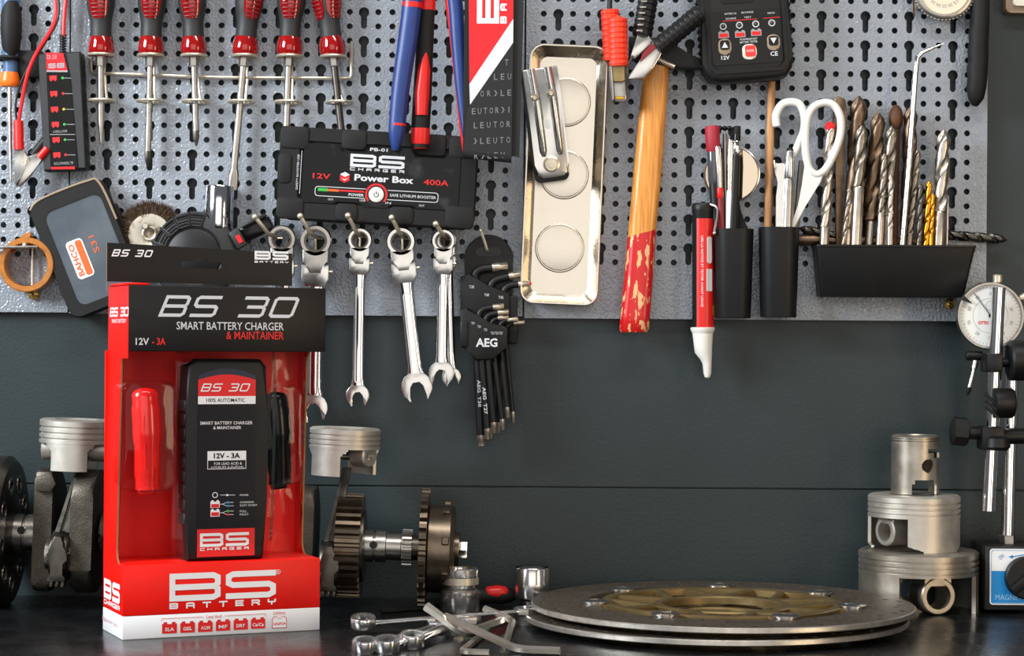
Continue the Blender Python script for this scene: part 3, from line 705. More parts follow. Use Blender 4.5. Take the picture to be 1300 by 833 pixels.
# flywheel with a ring of holes
m = MB(); xr = X(17)
na = 9
def polar(u, v, q): a = u * 2 * math.pi / na; return (xr - q, v * math.sin(a), v * math.cos(a))
for k in range(na):
    hole = [(k + .5 + .20 * math.cos(2 * math.pi * i / 16), 64 + 9.5 * math.sin(2 * math.pi * i / 16)) for i in range(16)]
    # subdivided cell so that the rim stays round
    m.plate(hole, (k, k + 1, 50, 80), (k + .5, 64), polar, 20)
prof = [(50, xr), (30, xr + 3), (22, xr + 4), (22, xr - 36), (80, xr - 36), (97, xr - 30), (97, xr - 8), (90, xr - 1), (80, xr)]
m.lathe(prof, 'x', (0, 0, 0), 54, caps=False)
fwh = ck.P('flywheel', m, 'dark_steel')
for k in range(na):
    a = (k + .5) * 2 * math.pi / na; m = MB(); m.lathe([(9, xr + .6), (12, xr + .6), (12, xr - 1), (9, xr - 1)], 'x', (0, 64 * math.sin(a), 64 * math.cos(a)), 20, closed=True); ck.P('bushing', m, 'steel', fwh)
m = MB(); m.lathe([(24, X(14)), (24, X(31)), (21.5, X(32)), (21.5, X(34)), (24, X(35)), (24, X(52)), (0, X(52))], 'x', (0, 0, 0), 40); ck.P('journal', m, 'steel')
m = MB(); m.lathe([(5, -30), (5, -22.5), (0, -22.5)], 'y', (X(33), 0, 6), 14); ck.P('oil_hole', m, 'black_gloss')
web(ck, X(47), X(70), 84, 0.2, front=26); web(ck, X(98), X(126), 84, 0.4, front=50); web(ck, X(130), X(330), 30, 0)
m = MB(); m.along_x(X(60)); m.X = Matrix.Identity(4); m.prism([(X(50), 74), (X(70), 80), (X(76), 66), (X(70), 56), (X(52), 56)], -36, -26, 2, 2); ck.P('crank_ear', m, 'cast_steel')
m = MB(); m.lathe([(19, X(68)), (19, X(100))], 'x', (0, -34, -22), 24); ck.P('crank_pin', m, 'steel')
rodless_piston(ck, 'piston', X(92), 147, 46, 30, 34, 'piston_alloy', 0)
conrod(ck, X(103), -16, 100, -22, -34)
# right-hand side
rodless_piston(ck, 'piston', X(433), 149, 45, 26, 34, 'piston_alloy', -32)
conrod(ck, X(437), -14, 98, -22, -30)
web(ck, X(375), X(400), 74, 0.2)
def gear(t, x0, x1, R, n, dep, mat_, name, bore=None):
    pts = []
    for k in range(n):
        for f, r in ((-.40, R - dep), (-.24, R), (.16, R), (.32, R - dep)):
            a = 2 * math.pi * (k + f) / n; pts.append((r * math.sin(a), r * math.cos(a)))
    m = MB(); m.along_x(); m.prism(pts, x0, x1); return t.P(name, m, mat_)
gear(ck, X(429), X(460), 66, 36, 7, 'bronze_steel', 'gear')
m = MB(); m.lathe([(46, X(460)), (46, X(463)), (30, X(464)), (0, X(464))], 'x', (0, 0, 0), 36); ck.P('gear_hub', m, 'dark_steel')
m = MB(); m.lathe([(20, X(460)), (20, X(474)), (17.5, X(474.5)), (17.5, X(477)), (20, X(477.5)), (20, X(490)), (17, X(491)), (17, X(509)), (18.5, X(510)), (18.5, X(512)), (0, X(512))], 'x', (0, 0, 0), 40); ck.P('journal', m, 'steel')
m = MB(); m.lathe([(5, -26), (5, -18.6), (0, -18.6)], 'y', (X(475.5), 0, 4), 14); ck.P('oil_hole', m, 'black_gloss')
gear(ck, X(511), X(523), 23, 20, 3.5, 'steel', 'small_gear')
m = MB(); m.lathe([(16, X(522)), (16, X(534)), (22, X(534)), (22, X(537))], 'x', (0, 0, 0), 32); ck.P('spacer', m, 'dark_steel')
gear(ck, X(534), X(543), 76, 34, 6, 'bronze_steel', 'sprocket')
m = MB(); m.lathe([(54, X(543)), (56, X(545)), (56, X(572)), (52, X(577)), (22, X(578)), (22, X(583)), (12, X(584)), (0, X(584))], 'x', (0, 0, 0), 48); ck.P('starter_drum', m, 'bronze_steel')
m = MB()
for a in (-62, -10, 30, 75, 120, 200, 260):
    a = math.radians(a); m.X = Matrix.Rotation(a, 4, 'X'); m.box(X(562), X(571), -5, 5, 55, 60, 1, 1)
ck.P('lug', m, 'bronze_steel')
m = MB(); m.along_x(); m.prism(circ(0, 0, 11.5, 6), X(583), X(594), 1.5, 2, both=True); ck.P('nut', m, 'steel')
# ================================================================ brake discs
DX, DD, DR = 919.0, 237.0, 221.0
dpos = on_table(919, 430 + TB / sc(DD)); dpos = Vector(((DX - 650) * sc(DD), -DD, -TB))
def brake_disc(label, z0, z1, dx, dy, detail, rot):
    t = T('brake_disc', label, 'brake disc', pos=dpos + Vector((dx, dy, 0)), group='brake discs stacked on the bench')
    na = 48; m = MB()
    def pol(u, v, q): a = u * 2 * math.pi / na; return (v * math.cos(a), v * math.sin(a), z1 - q)
    r0, r1, r2 = 156, 188, DR - 1.2
    for k in range(na):
        sh = 0.12 if k % 2 else -0.12
        for (ra, rb, f) in ((r0, r1, .5 + sh), (r1, r2, .5 - sh)):
            rc = (ra + rb) / 2 + (5 if k % 3 == 0 else -5 if k % 3 == 1 else 0)
            hole = [(k + f + .17 * math.cos(2 * math.pi * i / 10), rc + 4.2 * math.sin(2 * math.pi * i / 10)) for i in range(10)]
            m.plate(hole, (k, k + 1, ra, rb), (k + f, rc), pol, z1 - z0)
    m.mi = 1; m.lathe([(r2, z1), (DR, z1 - 1), (DR, z0 + 1), (r2, z0)], 'z', (0, 0, 0), 144, caps=False)
    m.mi = 0; m.lathe([(r2, z0), (r0, z0), (r0, z1)], 'z', (0, 0, 0), 96, caps=False)
    rot_ = t.P('rotor', m, ['rotor_steel', 'rotor_edge'])
    # carrier: outer ring, inner ring and V-shaped spokes
    c0, c1 = z0 - 1, z1 + 1.5
    m = MB(); m.lathe([(128, c0), (138, c0), (140, c0 + 1.5), (140, c1 - 1.5), (138, c1), (130, c1), (128, c1 - 1.5)], 'z', (0, 0, 0), 84, closed=True)
    cr = t.P('carrier', m, 'gold_alloy')
    m = MB(); m.lathe([(68, c0 - 3), (78, c0 - 3), (80, c1 - 5), (78, c1 - 3), (70, c1 - 3), (68, c1 - 5)], 'z', (0, 0, 0), 64, closed=True); t.P('hub_ring', m, 'gold_alloy', cr)
    for k in range(7):
        a = rot + 2 * math.pi * k / 7
        for sgn in (-1, 1):
            p0 = Vector((74 * math.cos(a), 74 * math.sin(a), 0)); b = a + sgn * .30; p1 = Vector((132 * math.cos(b), 132 * math.sin(b), 0))
            dv = (p1 - p0).normalized(); nv = Vector((-dv.y, dv.x, 0)); m = MB(); loops = []
            for f in (0, .15, .5, .85, 1):
                p = p0.lerp(p1, f); w = 6.5 - 2 * math.sin(math.pi * f)
                ct_ = c1 - 3 + 2.5 * f
                loops.append([p + nv * w + Vector((0, 0, c0)), p - nv * w + Vector((0, 0, c0)), p - nv * w + Vector((0, 0, ct_ - 1.5)), p - nv * (w - 2) + Vector((0, 0, ct_)), p + nv * (w - 2) + Vector((0, 0, ct_)), p + nv * w + Vector((0, 0, ct_ - 1.5))])
            m.loft(loops); t.P('spoke', m, 'gold_alloy', cr)
        m = MB(); m.lying(0, 0, 0, a); m.prism([(134, -16), (148, -12), (150, 0), (148, 12), (134, 16)], c0, c1 - 1, 1, 1); t.P('carrier_lug', m, 'gold_alloy', cr)
    for k in range(7):
        a = rot + 2 * math.pi * k / 7; c = (150 * math.cos(a), 150 * math.sin(a), 0)
        m = MB(); m.lathe([(0, c0), (14, c0), (14, c1 + .3), (16, c1 + .3), (16, c1 + 1.6), (14, c1 + 2.6), (9, c1 + 3), (7.5, c1 + 2), (0, c1 + 1.5)], 'z', c, 28); t.P('bobbin', m, 'satin_chrome')
    # small feet of the carrier hub reach the surface below
    return t
RB = math.radians(-17)
brake_disc('lower drilled brake disc, its rim showing beneath the upper one', 7, 13.5, -8, -2, False, RB)
brake_disc('upper drilled brake disc with gold spoked carrier lying on the bench', 20, 26.5, 0, 0, True, RB)
# ================================================================ stack of three pistons
sx = (1168 - 650) * sc(84); sp = Vector((sx, -84, -TB))
def stack_piston(nm, label, dx, z0, px_w, h, mask, crown, holes, mat_, boss, th=5, yaw=0, rings=3, dy=0):
    R = px_w / 2 * sc(84); t = T(nm, label, 'piston', pos=sp + Vector((dx, dy, z0)), yaw=yaw)
    hc = crown; m = MB(); prof = [(0, h - 3), (R * .5, h - 2.5), (R * .55, h), (R - 3, h), (R, h - 2.5)]
    g = h - hc * .30
    for k in range(rings):
        a = g - k * hc * .24; prof += [(R, a), (R - 2.5, a - .3), (R - 2.5, a - hc * .08), (R, a - hc * .08 - .3)]
    prof += [(R, h - hc), (R - th, h - hc), (R - th - 1, h - hc * .6), (0, h - hc * .6)]
    m.lathe(prof[::-1], 'z', (0, 0, 0), 80); c = t.P('crown', m, mat_)
    m = MB(); m.shell(R - .4, 0, h - hc + .6, th, mask, 200, 48); t.split('skirt', m, mat_)
    for (a, zc, ro, ri, y0, y1) in boss:
        m = MB(); m.X = Matrix.Rotation(math.radians(a), 4, 'Z'); m.lathe([(ri, y0), (ro, y0), (ro, y1), (ro - 1.5, y1 + 1.5), (ri, y1 + 1.5)], 'x', (0, 0, zc), 36, closed=True)
        m.box(y0, y1, -ro * .8, ro * .8, zc + ro * .5, h - hc + 1, 1, 1)
        t.P('pin_boss', m, mat_)
    return t
def ang(a): return (math.degrees(a) + 360) % 360
def m_big(a, z):
    a = ang(a); c = abs((a - 285 + 180) % 360 - 180); e = abs((a - 105 + 180) % 360 - 180)
    return (c < 44 and z < 46) or (e < 44 and z < 46)
stack_piston('large_piston', 'largest piston, bottom of the stack of three beside the magnetic base', 0, 0, 151, 74, m_big, 28, None, 'piston_old', [(285, 23, 22.5, 16, 20, 54), (105, 23, 22.5, 16, 20, 54)], 5)
def m_mid(a, z):
    a = ang(a); c = abs((a - 210 + 180) % 360 - 180); e = abs((a - 30 + 180) % 360 - 180); f = min(c, e)
    return (f < 42 and z < 44) or (f < 62 and z < 8 - (f - 42) * .3)
stack_piston('medium_piston', 'medium racing piston in the middle of the stack of three', -6, 74.3, 116, 68, m_mid, 27, None, 'piston_alloy', [(210, 24, 18, 12, 14, 45), (30, 24, 18, 12, 14, 45)], 4)
def m_small(a, z):
    a = ang(a); c = (a - 270 + 180) % 360 - 180; R = 28.5
    x = math.radians(c) * R
    hole = (x - 11) ** 2 + (z - 35) ** 2 < 70
    port = -9 < x < 26 and z < 18 and not (z > 12 and (x < -5 or x > 22))
    nick = x > 11 and 50 < z < 55 or x > 20 and 44 < z < 55 and c < 80
    back = abs(c) > 130 and z < 18
    return hole or port or nick or back
stack_piston('small_piston', 'small two-stroke piston with a side port on top of the stack', -5, 143.4, 61, 72, m_small, 12, None, 'piston_old', [], 3, rings=2)
# ================================================================ sockets on the bench
def lathe_thing(nm, label, cat, px, py, prof, ma, seg=40, group=None, extra=None):
    t = T(nm, label, cat, pos=on_table(px, py), group=group)
    m = MB(); m.lathe(prof, 'z', (0, 0, 0), seg); t.P('body', m, ma); return t
k = .93
a = lathe_thing('impact_adapter', 'chrome stepped socket adapter with a knurled band among the wrenches', 'socket', 584, 776, [(0, 0), (23, 0), (24, 1.5), (24, 24), (22, 26), (18, 29), (18, 32), (21, 33), (21.5, 33)], 'bright_chrome')
m = MB(); m.lathe([(20, 33), (22.5, 33), (22.5, 41), (20, 41)], 'z', (0, 0, 0), 60); a.P('knurled_band', m, 'galvanised')
m = MB(); m.lathe([(20, 41), (22, 41), (22.3, 43), (22.3, 51), (21, 52.5), (15, 52.5), (14, 50), (14, 30), (0, 30)], 'z', (0, 0, 0), 40); a.P('upper_socket', m, 'bright_chrome')
s2 = lathe_thing('socket', 'chrome socket standing at the left end of the brake disc', 'socket', 675, 769, [(0, 0), (14, 0), (15, 2), (15, 6), (21, 10), (21.5, 12), (21.5, 46), (20.5, 47.5)], 'bright_chrome')
m = MB(); n = 36; lo = [(20.5 * math.cos(2*math.pi*i/n), 20.5 * math.sin(2*math.pi*i/n), 47.5) for i in range(n)]
hx = [((15.5 + 1.3 * math.cos(12*math.pi*i/n)) * math.cos(2*math.pi*i/n), (15.5 + 1.3 * math.cos(12*math.pi*i/n)) * math.sin(2*math.pi*i/n), 47.5) for i in range(n)]
hd = [(p[0], p[1], 25) for p in hx]; m.loft([lo, hx, hd], cap0=False); s2.P('drive_recess', m, 'chrome')
# ================================================================ loose wrenches and hex keys on the bench
def lying_wrench(label, a, b, r, hh, ma='bright_chrome', open_far=True, tilt=0):
    A, B = on_table(*a), on_table(*b); t = T('combination_wrench', label, 'wrench', pos=Vector((A.x, A.y, -TB)), group='wrenches lying on the bench')
    v = B - A; z = A.z + TB; dv = Vector((v.x, v.y, 0)).normalized(); nv = Vector((-dv.y, dv.x, 0)); L_ = v.length
    r *= 1.08; m = MB(); m.X = Matrix.Translation((0, 0, z + r * .16)) @ Matrix.Rotation(math.radians(13), 4, 'X'); m.lathe([(r * .66, -hh), (r * .95, -hh), (r, -hh * .8), (r, hh * .8), (r * .95, hh), (r * .66, hh), (r * .62, 0)], 'z', (0, 0, 0), 28, closed=True); t.P('ring_end', m, ma)
    m = MB(); loops = []
    for f, w, h in ((0.0, r * .55, hh * .6), (.08, r * .5, hh * .5), (.2, r * .42, hh * .5), (.8, r * .36, hh * .45), (1, r * .4, hh * .4)):
        p = dv * (r * .8) + (v - dv * r * .8) * f + Vector((0, 0, z)); u = Vector((0, 0, 1))
        loops.append([p + nv * w * math.cos(q) + u * h * math.sin(q) for q in [2 * math.pi * i / 12 for i in range(12)]])
    m.loft(loops); t.P('shank', m, ma)
    m = MB(); ang_ = math.atan2(v.y, v.x); m.X = Matrix.Translation((v.x, v.y, v.z + z)) @ Matrix.Rotation(ang_, 4, 'Z') @ Matrix(((1,0,0,0),(0,0,1,0),(0,1,0,0),(0,0,0,1)))
    q = r * 1.05
    m.prism([(-q*.6, -q*.5), (0, -q), (q*1.1, -q*.95), (q*1.3, -q*.55), (q*.3, -q*.5), (q*.1, 0), (q*.3, q*.5), (q*1.3, q*.55), (q*1.1, q*.95), (0, q), (-q*.6, q*.5)], -hh*.7, hh*.7, 1, 1, both=True); t.P('open_end', m, ma)
    return t
lying_wrench('long chrome wrench lying flat above the others, its far end by the brake disc', (461, 792, 12), (664, 776, 17), 13, 6)
lying_wrench('chrome wrench with its ring end front left, leftmost of the three short ones', (463, 822, 6), (556, 794, 8), 12, 6.5)
lying_wrench('chrome wrench with its ring end between the other two front ring ends', (491, 821, 7), (572, 793, 10), 12.5, 7)
lying_wrench('chrome wrench with its open ring facing up, rightmost of the front ring ends', (523, 815, 7), (590, 788, 12), 12.5, 7)
def hexkey(label, pts, r, ma):
    P3 = [on_table(*p) for p in pts]; t = T('hex_key', label, 'hex key', pos=Vector((P3[1].x, P3[1].y, -TB)), group='hex keys lying on the bench')
    a, b, c = [p - Vector((P3[1].x, P3[1].y, -TB)) for p in P3]; bend = []
    d0 = (a - b).normalized(); d1 = (c - b).normalized(); rb = min(14, (c - b).length * .5)
    for k in range(8):
        f = k / 7; bend.append(b + d0 * rb * (1 - f) ** 2 + d1 * rb * f ** 2)
    m = MB(); m.tube([a] + bend + [c], r, 6); t.P('bar', m, ma, ang=25); return t
hexkey('thick steel hex key with its cut end raised, leaning left over the wrenches', [(541, 770, 34), (589, 806, 6), (652, 784, 9)], 5.6, 'key_steel')
hexkey('long grey steel hex key running forward to the right of the pile', [(566, 783, 24), (657, 825, 5), (711, 827, 5)], 4.8, 'key_steel')
hexkey('short dark steel hex key at the front with its bright foot', [(622, 797, 4), (585, 828, 4), (621, 829, 4)], 3.8, 'key_steel')
hexkey('small steel hex key bent beside the standing socket', [(615, 773, 20), (651, 788, 10), (641, 820, 4)], 4.2, 'key_steel')
hexkey('thin black hex key with a steel tip lying by the crankshaft', [(484, 776, 3), (556, 770, 3), (562, 768, 5)], 3.0, 'black_plastic')
pa = on_table(606, 757, 11); pb = on_table(656, 756, 11)
t = T('screwdriver', 'black handle with a red cap lying behind the two sockets', 'screwdriver', pos=Vector((pa.x, pa.y, -TB)))
v = pb - pa; m = MB(); m.tube([Vector((0, 0, 11.2)) + v * f for f in (-.5, -.3, 0, .3, .6, .85, 1)], [6, 9, 11, 10, 11, 9, 5], 14); t.P('handle', m, 'black_rubber')
m = MB(); m.tube([Vector((0, -2, 15)) + v * f for f in (0.1, .25, .5, .7, .85)], [2, 8, 9.5, 8, 2], 12); t.P('cap', m, 'red_plastic')
# ================================================================ magnetic stand and dial gauge
MD = 118.0
bs0 = on_table(1246, 774); msx = (1243 + 55 - 650) * sc(MD)
ms = T('magnetic_stand', 'black magnetic base with blue label and chrome posts at the right edge', 'stand', 1300, 430 + TB / sc(MD), MD)
Lm = ms.l
m = MB(); x0, z1 = Lm(1250, 694); m.box(x0, x0 + 100, 0, 84, 0, z1, 2, 2); ms.P('base', m, 'magnet_black')
m = MB(); xa, zt = Lm(1256, 697); xb, zb2 = Lm(1342, 768); cxm, czm = (xa + xb) / 2, (zt + zb2) / 2
m.prism(rr(cxm, czm, xb - xa, zt - zb2, 4), -1.4, 0.5); lab = ms.P('label', m, 'print_white')
m = MB(); zs = Lm(1260, 725)[1]; m.flat([(xa + 2, zb2 + 2.5), (xb - 2, zb2 + 2.5), (xb - 2, zs), (xa + 2, zs)], -1.7); c = Lm(1270, 707)
m.text('ON', c[0], c[1], 7, 5, -1.7, rot=35); m.flatring(rr(cxm, czm, xb - xa - 3, zt - zb2 - 3, 3), rr(cxm, czm, xb - xa - 4, zt - zb2 - 4, 3), -1.7)
a = Lm(1279, 707); b = Lm(1300, 704); m.flat([(a[0] + 5, a[1] - .6), (b[0], b[1] - .6), (b[0], b[1] + .6), (a[0] + 5, a[1] + .6)], -1.7); m.flat([(a[0], a[1]), (a[0] + 6, a[1] - 2.4), (a[0] + 6, a[1] + 2.4)], -1.7)
ms.P('print', m, 'print_blue', lab)
m = MB(); c = Lm(1294, 758.5); c = Lm(1284, 758.5); m.text('MAGNETIC', c[0], c[1], 42, 7, -1.9); ms.P('lettering', m, 'print_ice', lab)
m = MB(); c = Lm(1301, 733); m.lathe([(27, 0), (27, -8), (25, -10), (0, -10)], 'y', (c[0], -1, c[1]), 40); kn = ms.P('knob', m, 'black_plastic')
m = MB(); m.X = Matrix.Translation((c[0], 0, c[1])) @ Matrix.Rotation(math.radians(-42), 4, 'Y'); m.box(-25, 25, -17, -10, -6, 6, 2, 2); ms.P('knob_grip', m, 'black_plastic', kn)
m = MB(); c = Lm(1288, 690); zt = Lm(1290, 440)[1]; xtop = c[0] + 5
m.tube([(c[0], 42, c[1] - 4), (xtop, 42, zt)], 9, 24); ms.P('post', m, 'chrome')
m = MB(); m.lying(c[0], 42, 0); m.prism(circ(0, 0, 11, 6), c[1] - 5, c[1] + 7, 1, 1, both=True); m.home(); ms.P('post_nut', m, 'steel')
m = MB(); a = Lm(1268, 365); b = Lm(1256, 650); m.tube([(b[0], 12, b[1]), (a[0], 12, a[1])], 8.6, 24); ms.P('arm_rod', m, 'chrome')
m = MB(); c = Lm(1261, 461); m.box(c[0] - 10.5, c[0] + 10.5, 0, 40, c[1] - 12, c[1] + 12, 3, 2); c2 = Lm(1277, 461); m.lathe([(6, 0), (6, 20)], 'x', (c2[0] - 8, 22, c2[1]), 16); ms.P('clamp', m, 'black_plastic')
m = MB(); c = Lm(1296, 458); m.lathe([(0, -14), (24, -14), (27, -11), (27, 12), (0, 14)], 'x', (c[0], 16, c[1]), 10); ms.P('clamp_knob', m, 'black_plastic')
m = MB(); c = Lm(1259, 512); m.lathe([(12, 0), (19, 0), (19, 22), (17, 25), (0, 25)], 'x', (c[0], -4, c[1]), 28)
for q in (-8, 0, 8): m.tube([(c[0] + 2, -16 + q * .4, c[1] - 10 + q), (c[0] - 13, -14 + q * .4, c[1] + 4 + q)], 2.2, 6)
ms.P('swivel_joint', m, 'black_plastic')
m = MB(); c = Lm(1262, 556); m.box(c[0] - 17, c[0] + 12, -2, 34, c[1] - 16, c[1] + 14, 3, 2); m.lathe([(11, 0), (16, -3), (17, -14), (13, -18)], 'z', (c[0] + 3, 4, c[1] + 2), 24); ms.P('clamp', m, 'black_plastic')
m = MB(); a = Lm(1266, 556); b = Lm(1330, 554); m.tube([(a[0], 20, a[1]), (b[0], 26, b[1])], 10, 16); ms.P('cross_arm', m, 'black_plastic')
m = MB(); a = Lm(1231, 551); b = Lm(1248, 550); m.lathe([(8, a[0] - 3), (8, b[0] + 4)], 'x', (0, 14, a[1]), 16); ms.P('knob_neck', m, 'black_plastic')
m = MB(); c = Lm(1219, 549); m.X = Matrix.Translation((c[0], 14, c[1])) @ Matrix.Rotation(math.radians(5), 4, 'Y'); m.lathe([(0, -10), (14, -10), (18.5, -8), (18.5, 9), (16, 11), (0, 11)], 'x', (0, 0, 0), 9); ms.P('clamp_knob', m, 'black_plastic')
dg = T('dial_gauge', 'round white dial indicator clamped to the magnetic stand', 'dial gauge', 1256, 401, 84)
m = MB(); m.lathe([(0, 18), (36, 18), (40, 14), (40, -1), (43, -2), (43.5, -6), (42, -9), (39.5, -9), (38.5, -5), (0, -5)], 'y', (0, 0, 0), 64); dg.P('case', m, 'steel')
m = MB(); m.flat(circ(0, 0, 38.6, 48), -5.4); face = dg.P('dial_face', m, 'dial_white')
m = MB()
for k in range(50):
    a = 2 * math.pi * k / 50; r0 = 33 if k % 5 == 0 else 35
    m.X = Matrix.Rotation(a, 4, 'Y'); m.flat([(-.25, r0), (.25, r0), (.25, 37.5), (-.25, 37.5)], -5.7)
m.home()
for k in range(10):
    a = math.radians(36 * k); m.text(str(k * 10), 28 * math.sin(a), 28 * math.cos(a), 5 if k else 3, 4.4, -5.7, rot=-36 * k)
m.flatring(circ(0, 0, 22.4, 40), circ(0, 0, 22, 40), -5.7); m.flatring(circ(0, 13, 6, 20), circ(0, 13, 5.6, 20), -5.7)
dg.P('scale_marks', m, 'print_grey', face)
m = MB(); m.text('OTTO', -9, -9, 13, 4.5, -5.7, bold=0.04); dg.P('lettering', m, 'print_red', face)
m = MB(); m.X = Matrix.Rotation(math.radians(-36), 4, 'Y'); m.prism([(-.5, -6), (.5, -6), (.3, 35), (-.3, 35)], -7, -6.4); m.home(); m.lathe([(2.5, -8), (2.5, -5.4)], 'y', (0, 0, 0), 14); dg.P('needle', m, 'black_plastic')
m = MB(); m.X = Matrix.Rotation(math.radians(-58), 4, 'Y'); m.prism([(-3, 42), (3, 42), (.4, 29), (-.4, 29)], -11, -9.2); dg.P('limit_pointer', m, 'black_plastic')
m = MB(); a = dg.l(1267, 352); m.lathe([(3.5, -8), (3.5, 2), (6, 2), (6.3, 10), (5, 11.5), (0, 11.5)], 'z', (a[0], 4, a[1] - 8), 16); dg.P('stem_cap', m, 'galvanised')
m = MB(); a = dg.l(1298, 378); m.X = Matrix.Translation((a[0], 4, a[1])) @ Matrix.Rotation(math.radians(62), 4, 'Y'); m.lathe([(3, -8), (3, -2), (5, -2), (5, 6), (0, 6)], 'z', (0, 0, 0), 16); dg.P('side_knob', m, 'galvanised')
m = MB(); a = dg.l(1227, 452); b = dg.l(1247, 452); m.lathe([(5, a[0]), (6, a[0] + 1), (6, b[0]), (0, b[0])], 'x', (0, 2, a[1]), 20); st = dg.P('stylus_pivot', m, 'black_plastic')
m = MB(); a = dg.l(1239, 458); b = dg.l(1231, 492); e = dg.l(1228.5, 503); m.tube([(a[0], 0, a[1]), (a[0] - 2, 0, a[1] - 10), (a[0] - 2, 0, a[1] - 11), (b[0], 0, b[1])], [4, 4, 2.6, 2.6], 14); dg.P('stylus', m, 'satin_chrome')
m = MB(); m.tube([(b[0], 0, b[1]), ((b[0] + e[0]) / 2, 0, (b[1] + e[1]) / 2), (e[0], 0, e[1])], [3.6, 3, .8], 12); dg.P('stylus_tip', m, 'black_plastic')
# ================================================================ screwdrivers in the wire rack
SD = 33.0
rack = T('screwdriver_rack', 'bent galvanised wire rack holding six red and black screwdrivers', 'tool rack', 279, 95, SD)
m = MB(); m.tube([rack.l3(113, 66, 19), rack.l3(113, 64, 12), rack.l3(113, 88, 12), rack.l3(114.5, 91.5, 12), rack.l3(118, 92.5, 12), rack.l3(279, 97, 12), rack.l3(440, 97, 12), rack.l3(443.5, 96, 12), rack.l3(445, 92, 12), rack.l3(445, 52, 12), rack.l3(445, 50, 19)], 2.3, 8); rack.P('bar', m, 'galvanised')
drv = [(128, 129, 183, 4.4, 0), (191, 188, 212, 4.2, 5), (246, 250, 186, 4.2, 0), (310, 296, 241, 4.6, 28), (367, 363, 200, 4.6, 0), (423, 438, 200, 4.6, -55)]
for (x, xt, yt, r, yw) in drv:
    xr_ = x + (xt - x) * 58 / (yt - 72.0)
    for yy, xx, rr_ in ((71, x, 15.5), (129, xr_ + 1, 16.5)):
        m = MB(); m.torus(rack.l3(xx, yy, 0), rr_, 2.0, 'z', 32, 8); rack.P('ring', m, 'galvanised')
    m = MB(); m.tube([rack.l3(x + 3, 95, 12), rack.l3(xr_ + 5, 127, 13), rack.l3(xr_ + 3, 129, 13)], 1.7, 8); m.tube([rack.l3(x + 2, 95, 12), rack.l3(x + 2, 73, 15)], 1.7, 8); rack.P('hanger', m, 'galvanised')
words = ['leftmost of six in the wire rack', 'second from left in the wire rack', 'third from left in the wire rack, small cross tip', 'fourth from left in the wire rack, longest leaning shaft', 'fifth in the wire rack, straight shaft behind the power box', 'rightmost in the wire rack, leaning, shaft behind the power box']
for i, (x, xt, yt, r, yw) in enumerate(drv):
    lean = math.degrees(math.atan2(xt - x, yt - 72.0))
    t = T('screwdriver', 'red and black screwdriver, ' + words[i], 'screwdriver', x, 72, SD, roll=-lean, group='screwdrivers in the wire rack')
    L_ = (yt - 72) / math.cos(math.radians(lean)); yr = Matrix.Rotation(math.radians(yw), 4, 'Z')
    m = MB(); m.lathe([(0, 0), (13, 0), (15, 2), (17, 8), (16.5, 16), (14, 25), (0, 25)], 'z', (0, 0, 0), 8); t.P('collar', m, 'red_clear', ang=50)
    m = MB(); m.lathe([(0, 24), (13.6, 25), (13.2, 36), (13.5, 44), (15.5, 54), (18, 66), (18.5, 90), (18, 120), (15, 136), (0, 140)], 'z', (0, 0, 0), 24); grip = t.P('grip', m, 'grip_grey')
    for a in ((0,) if i != 5 else (0, 95)):
        m = MB(); m.X = yr @ Matrix.Rotation(math.radians(a), 4, 'Z')
        n = 14; loops = []
        for k in range(9):
            f = k / 8; z = 47 + 40 * f; ww = .70 * min(1, .5 + f * 2.4) ** .7
            base = 13.5 + (z - 44) * .20 if z < 66 else 18 + (z - 66) * .02
            rad = base + .9
            loops.append([(rad * math.sin(ww * (2 * j / n - 1)), -rad * math.cos(ww * (2 * j / n - 1)), z) for j in range(n + 1)] + [((rad - 3) * math.sin(ww * (1 - 2 * j / n)), -(rad - 3) * math.cos(ww * (1 - 2 * j / n)), z) for j in range(n + 1)])
        m.loft(loops); ins = t.P('inset', m, 'red_clear', grip, ang=60)
        for k in range(5):
            z = 50 + 5 * k; rad = 13.5 + (z - 44) * .2 + 1.2
            m = MB(); m.X = yr @ Matrix.Rotation(math.radians(a), 4, 'Z'); m.tube([(rad * math.sin(q), -rad * math.cos(q), z) for q in [-.5 + .125 * j for j in range(9)]], .9, 6); t.P('rib', m, 'dark_red', ins)
    m = MB(); m.prism(circ(0, 0, 6.4, 6), -12, 0); mm = MB()
    mm.X = Matrix(((1,0,0,0),(0,0,1,0),(0,1,0,0),(0,0,0,1))); mm.prism(circ(0, 0, 6.6, 6), -13, 1, 1, 1, both=True); m.bm.free(); t.P('bolster', mm, 'steel', ang=25)
    m = MB()
    if i == 3: m.loft([[(a * w, b * h, z) for a, b in circ(0, 0, 1, 12)] for (w, h, z) in ((r, r, -10), (r, r, -L_ + 28), (r * 1.5, r * .7, -L_ + 18), (r * 1.3, r * .25, -L_))])
    elif i in (0,): m.lathe([(0, -L_), (1.2, -L_ + 1), (2.6, -L_ + 14), (r, -L_ + 30), (r, -10)], 'z', (0, 0, 0), 12)
    else: m.lathe([(r, -L_ + 20), (r, -10)], 'z', (0, 0, 0), 12)
    t.P('shaft', m, 'steel' if i < 5 else 'dark_steel')
    if i in (1, 2, 4, 5):
        m = MB(); m.lathe([(0, -L_), (1.0, -L_ + .5), (3.0, -L_ + 7), (r * .98, -L_ + 12), (r * .98, -L_ + 21)], 'z', (0, 0, 0), 8); t.P('tip', m, 'dark_steel')
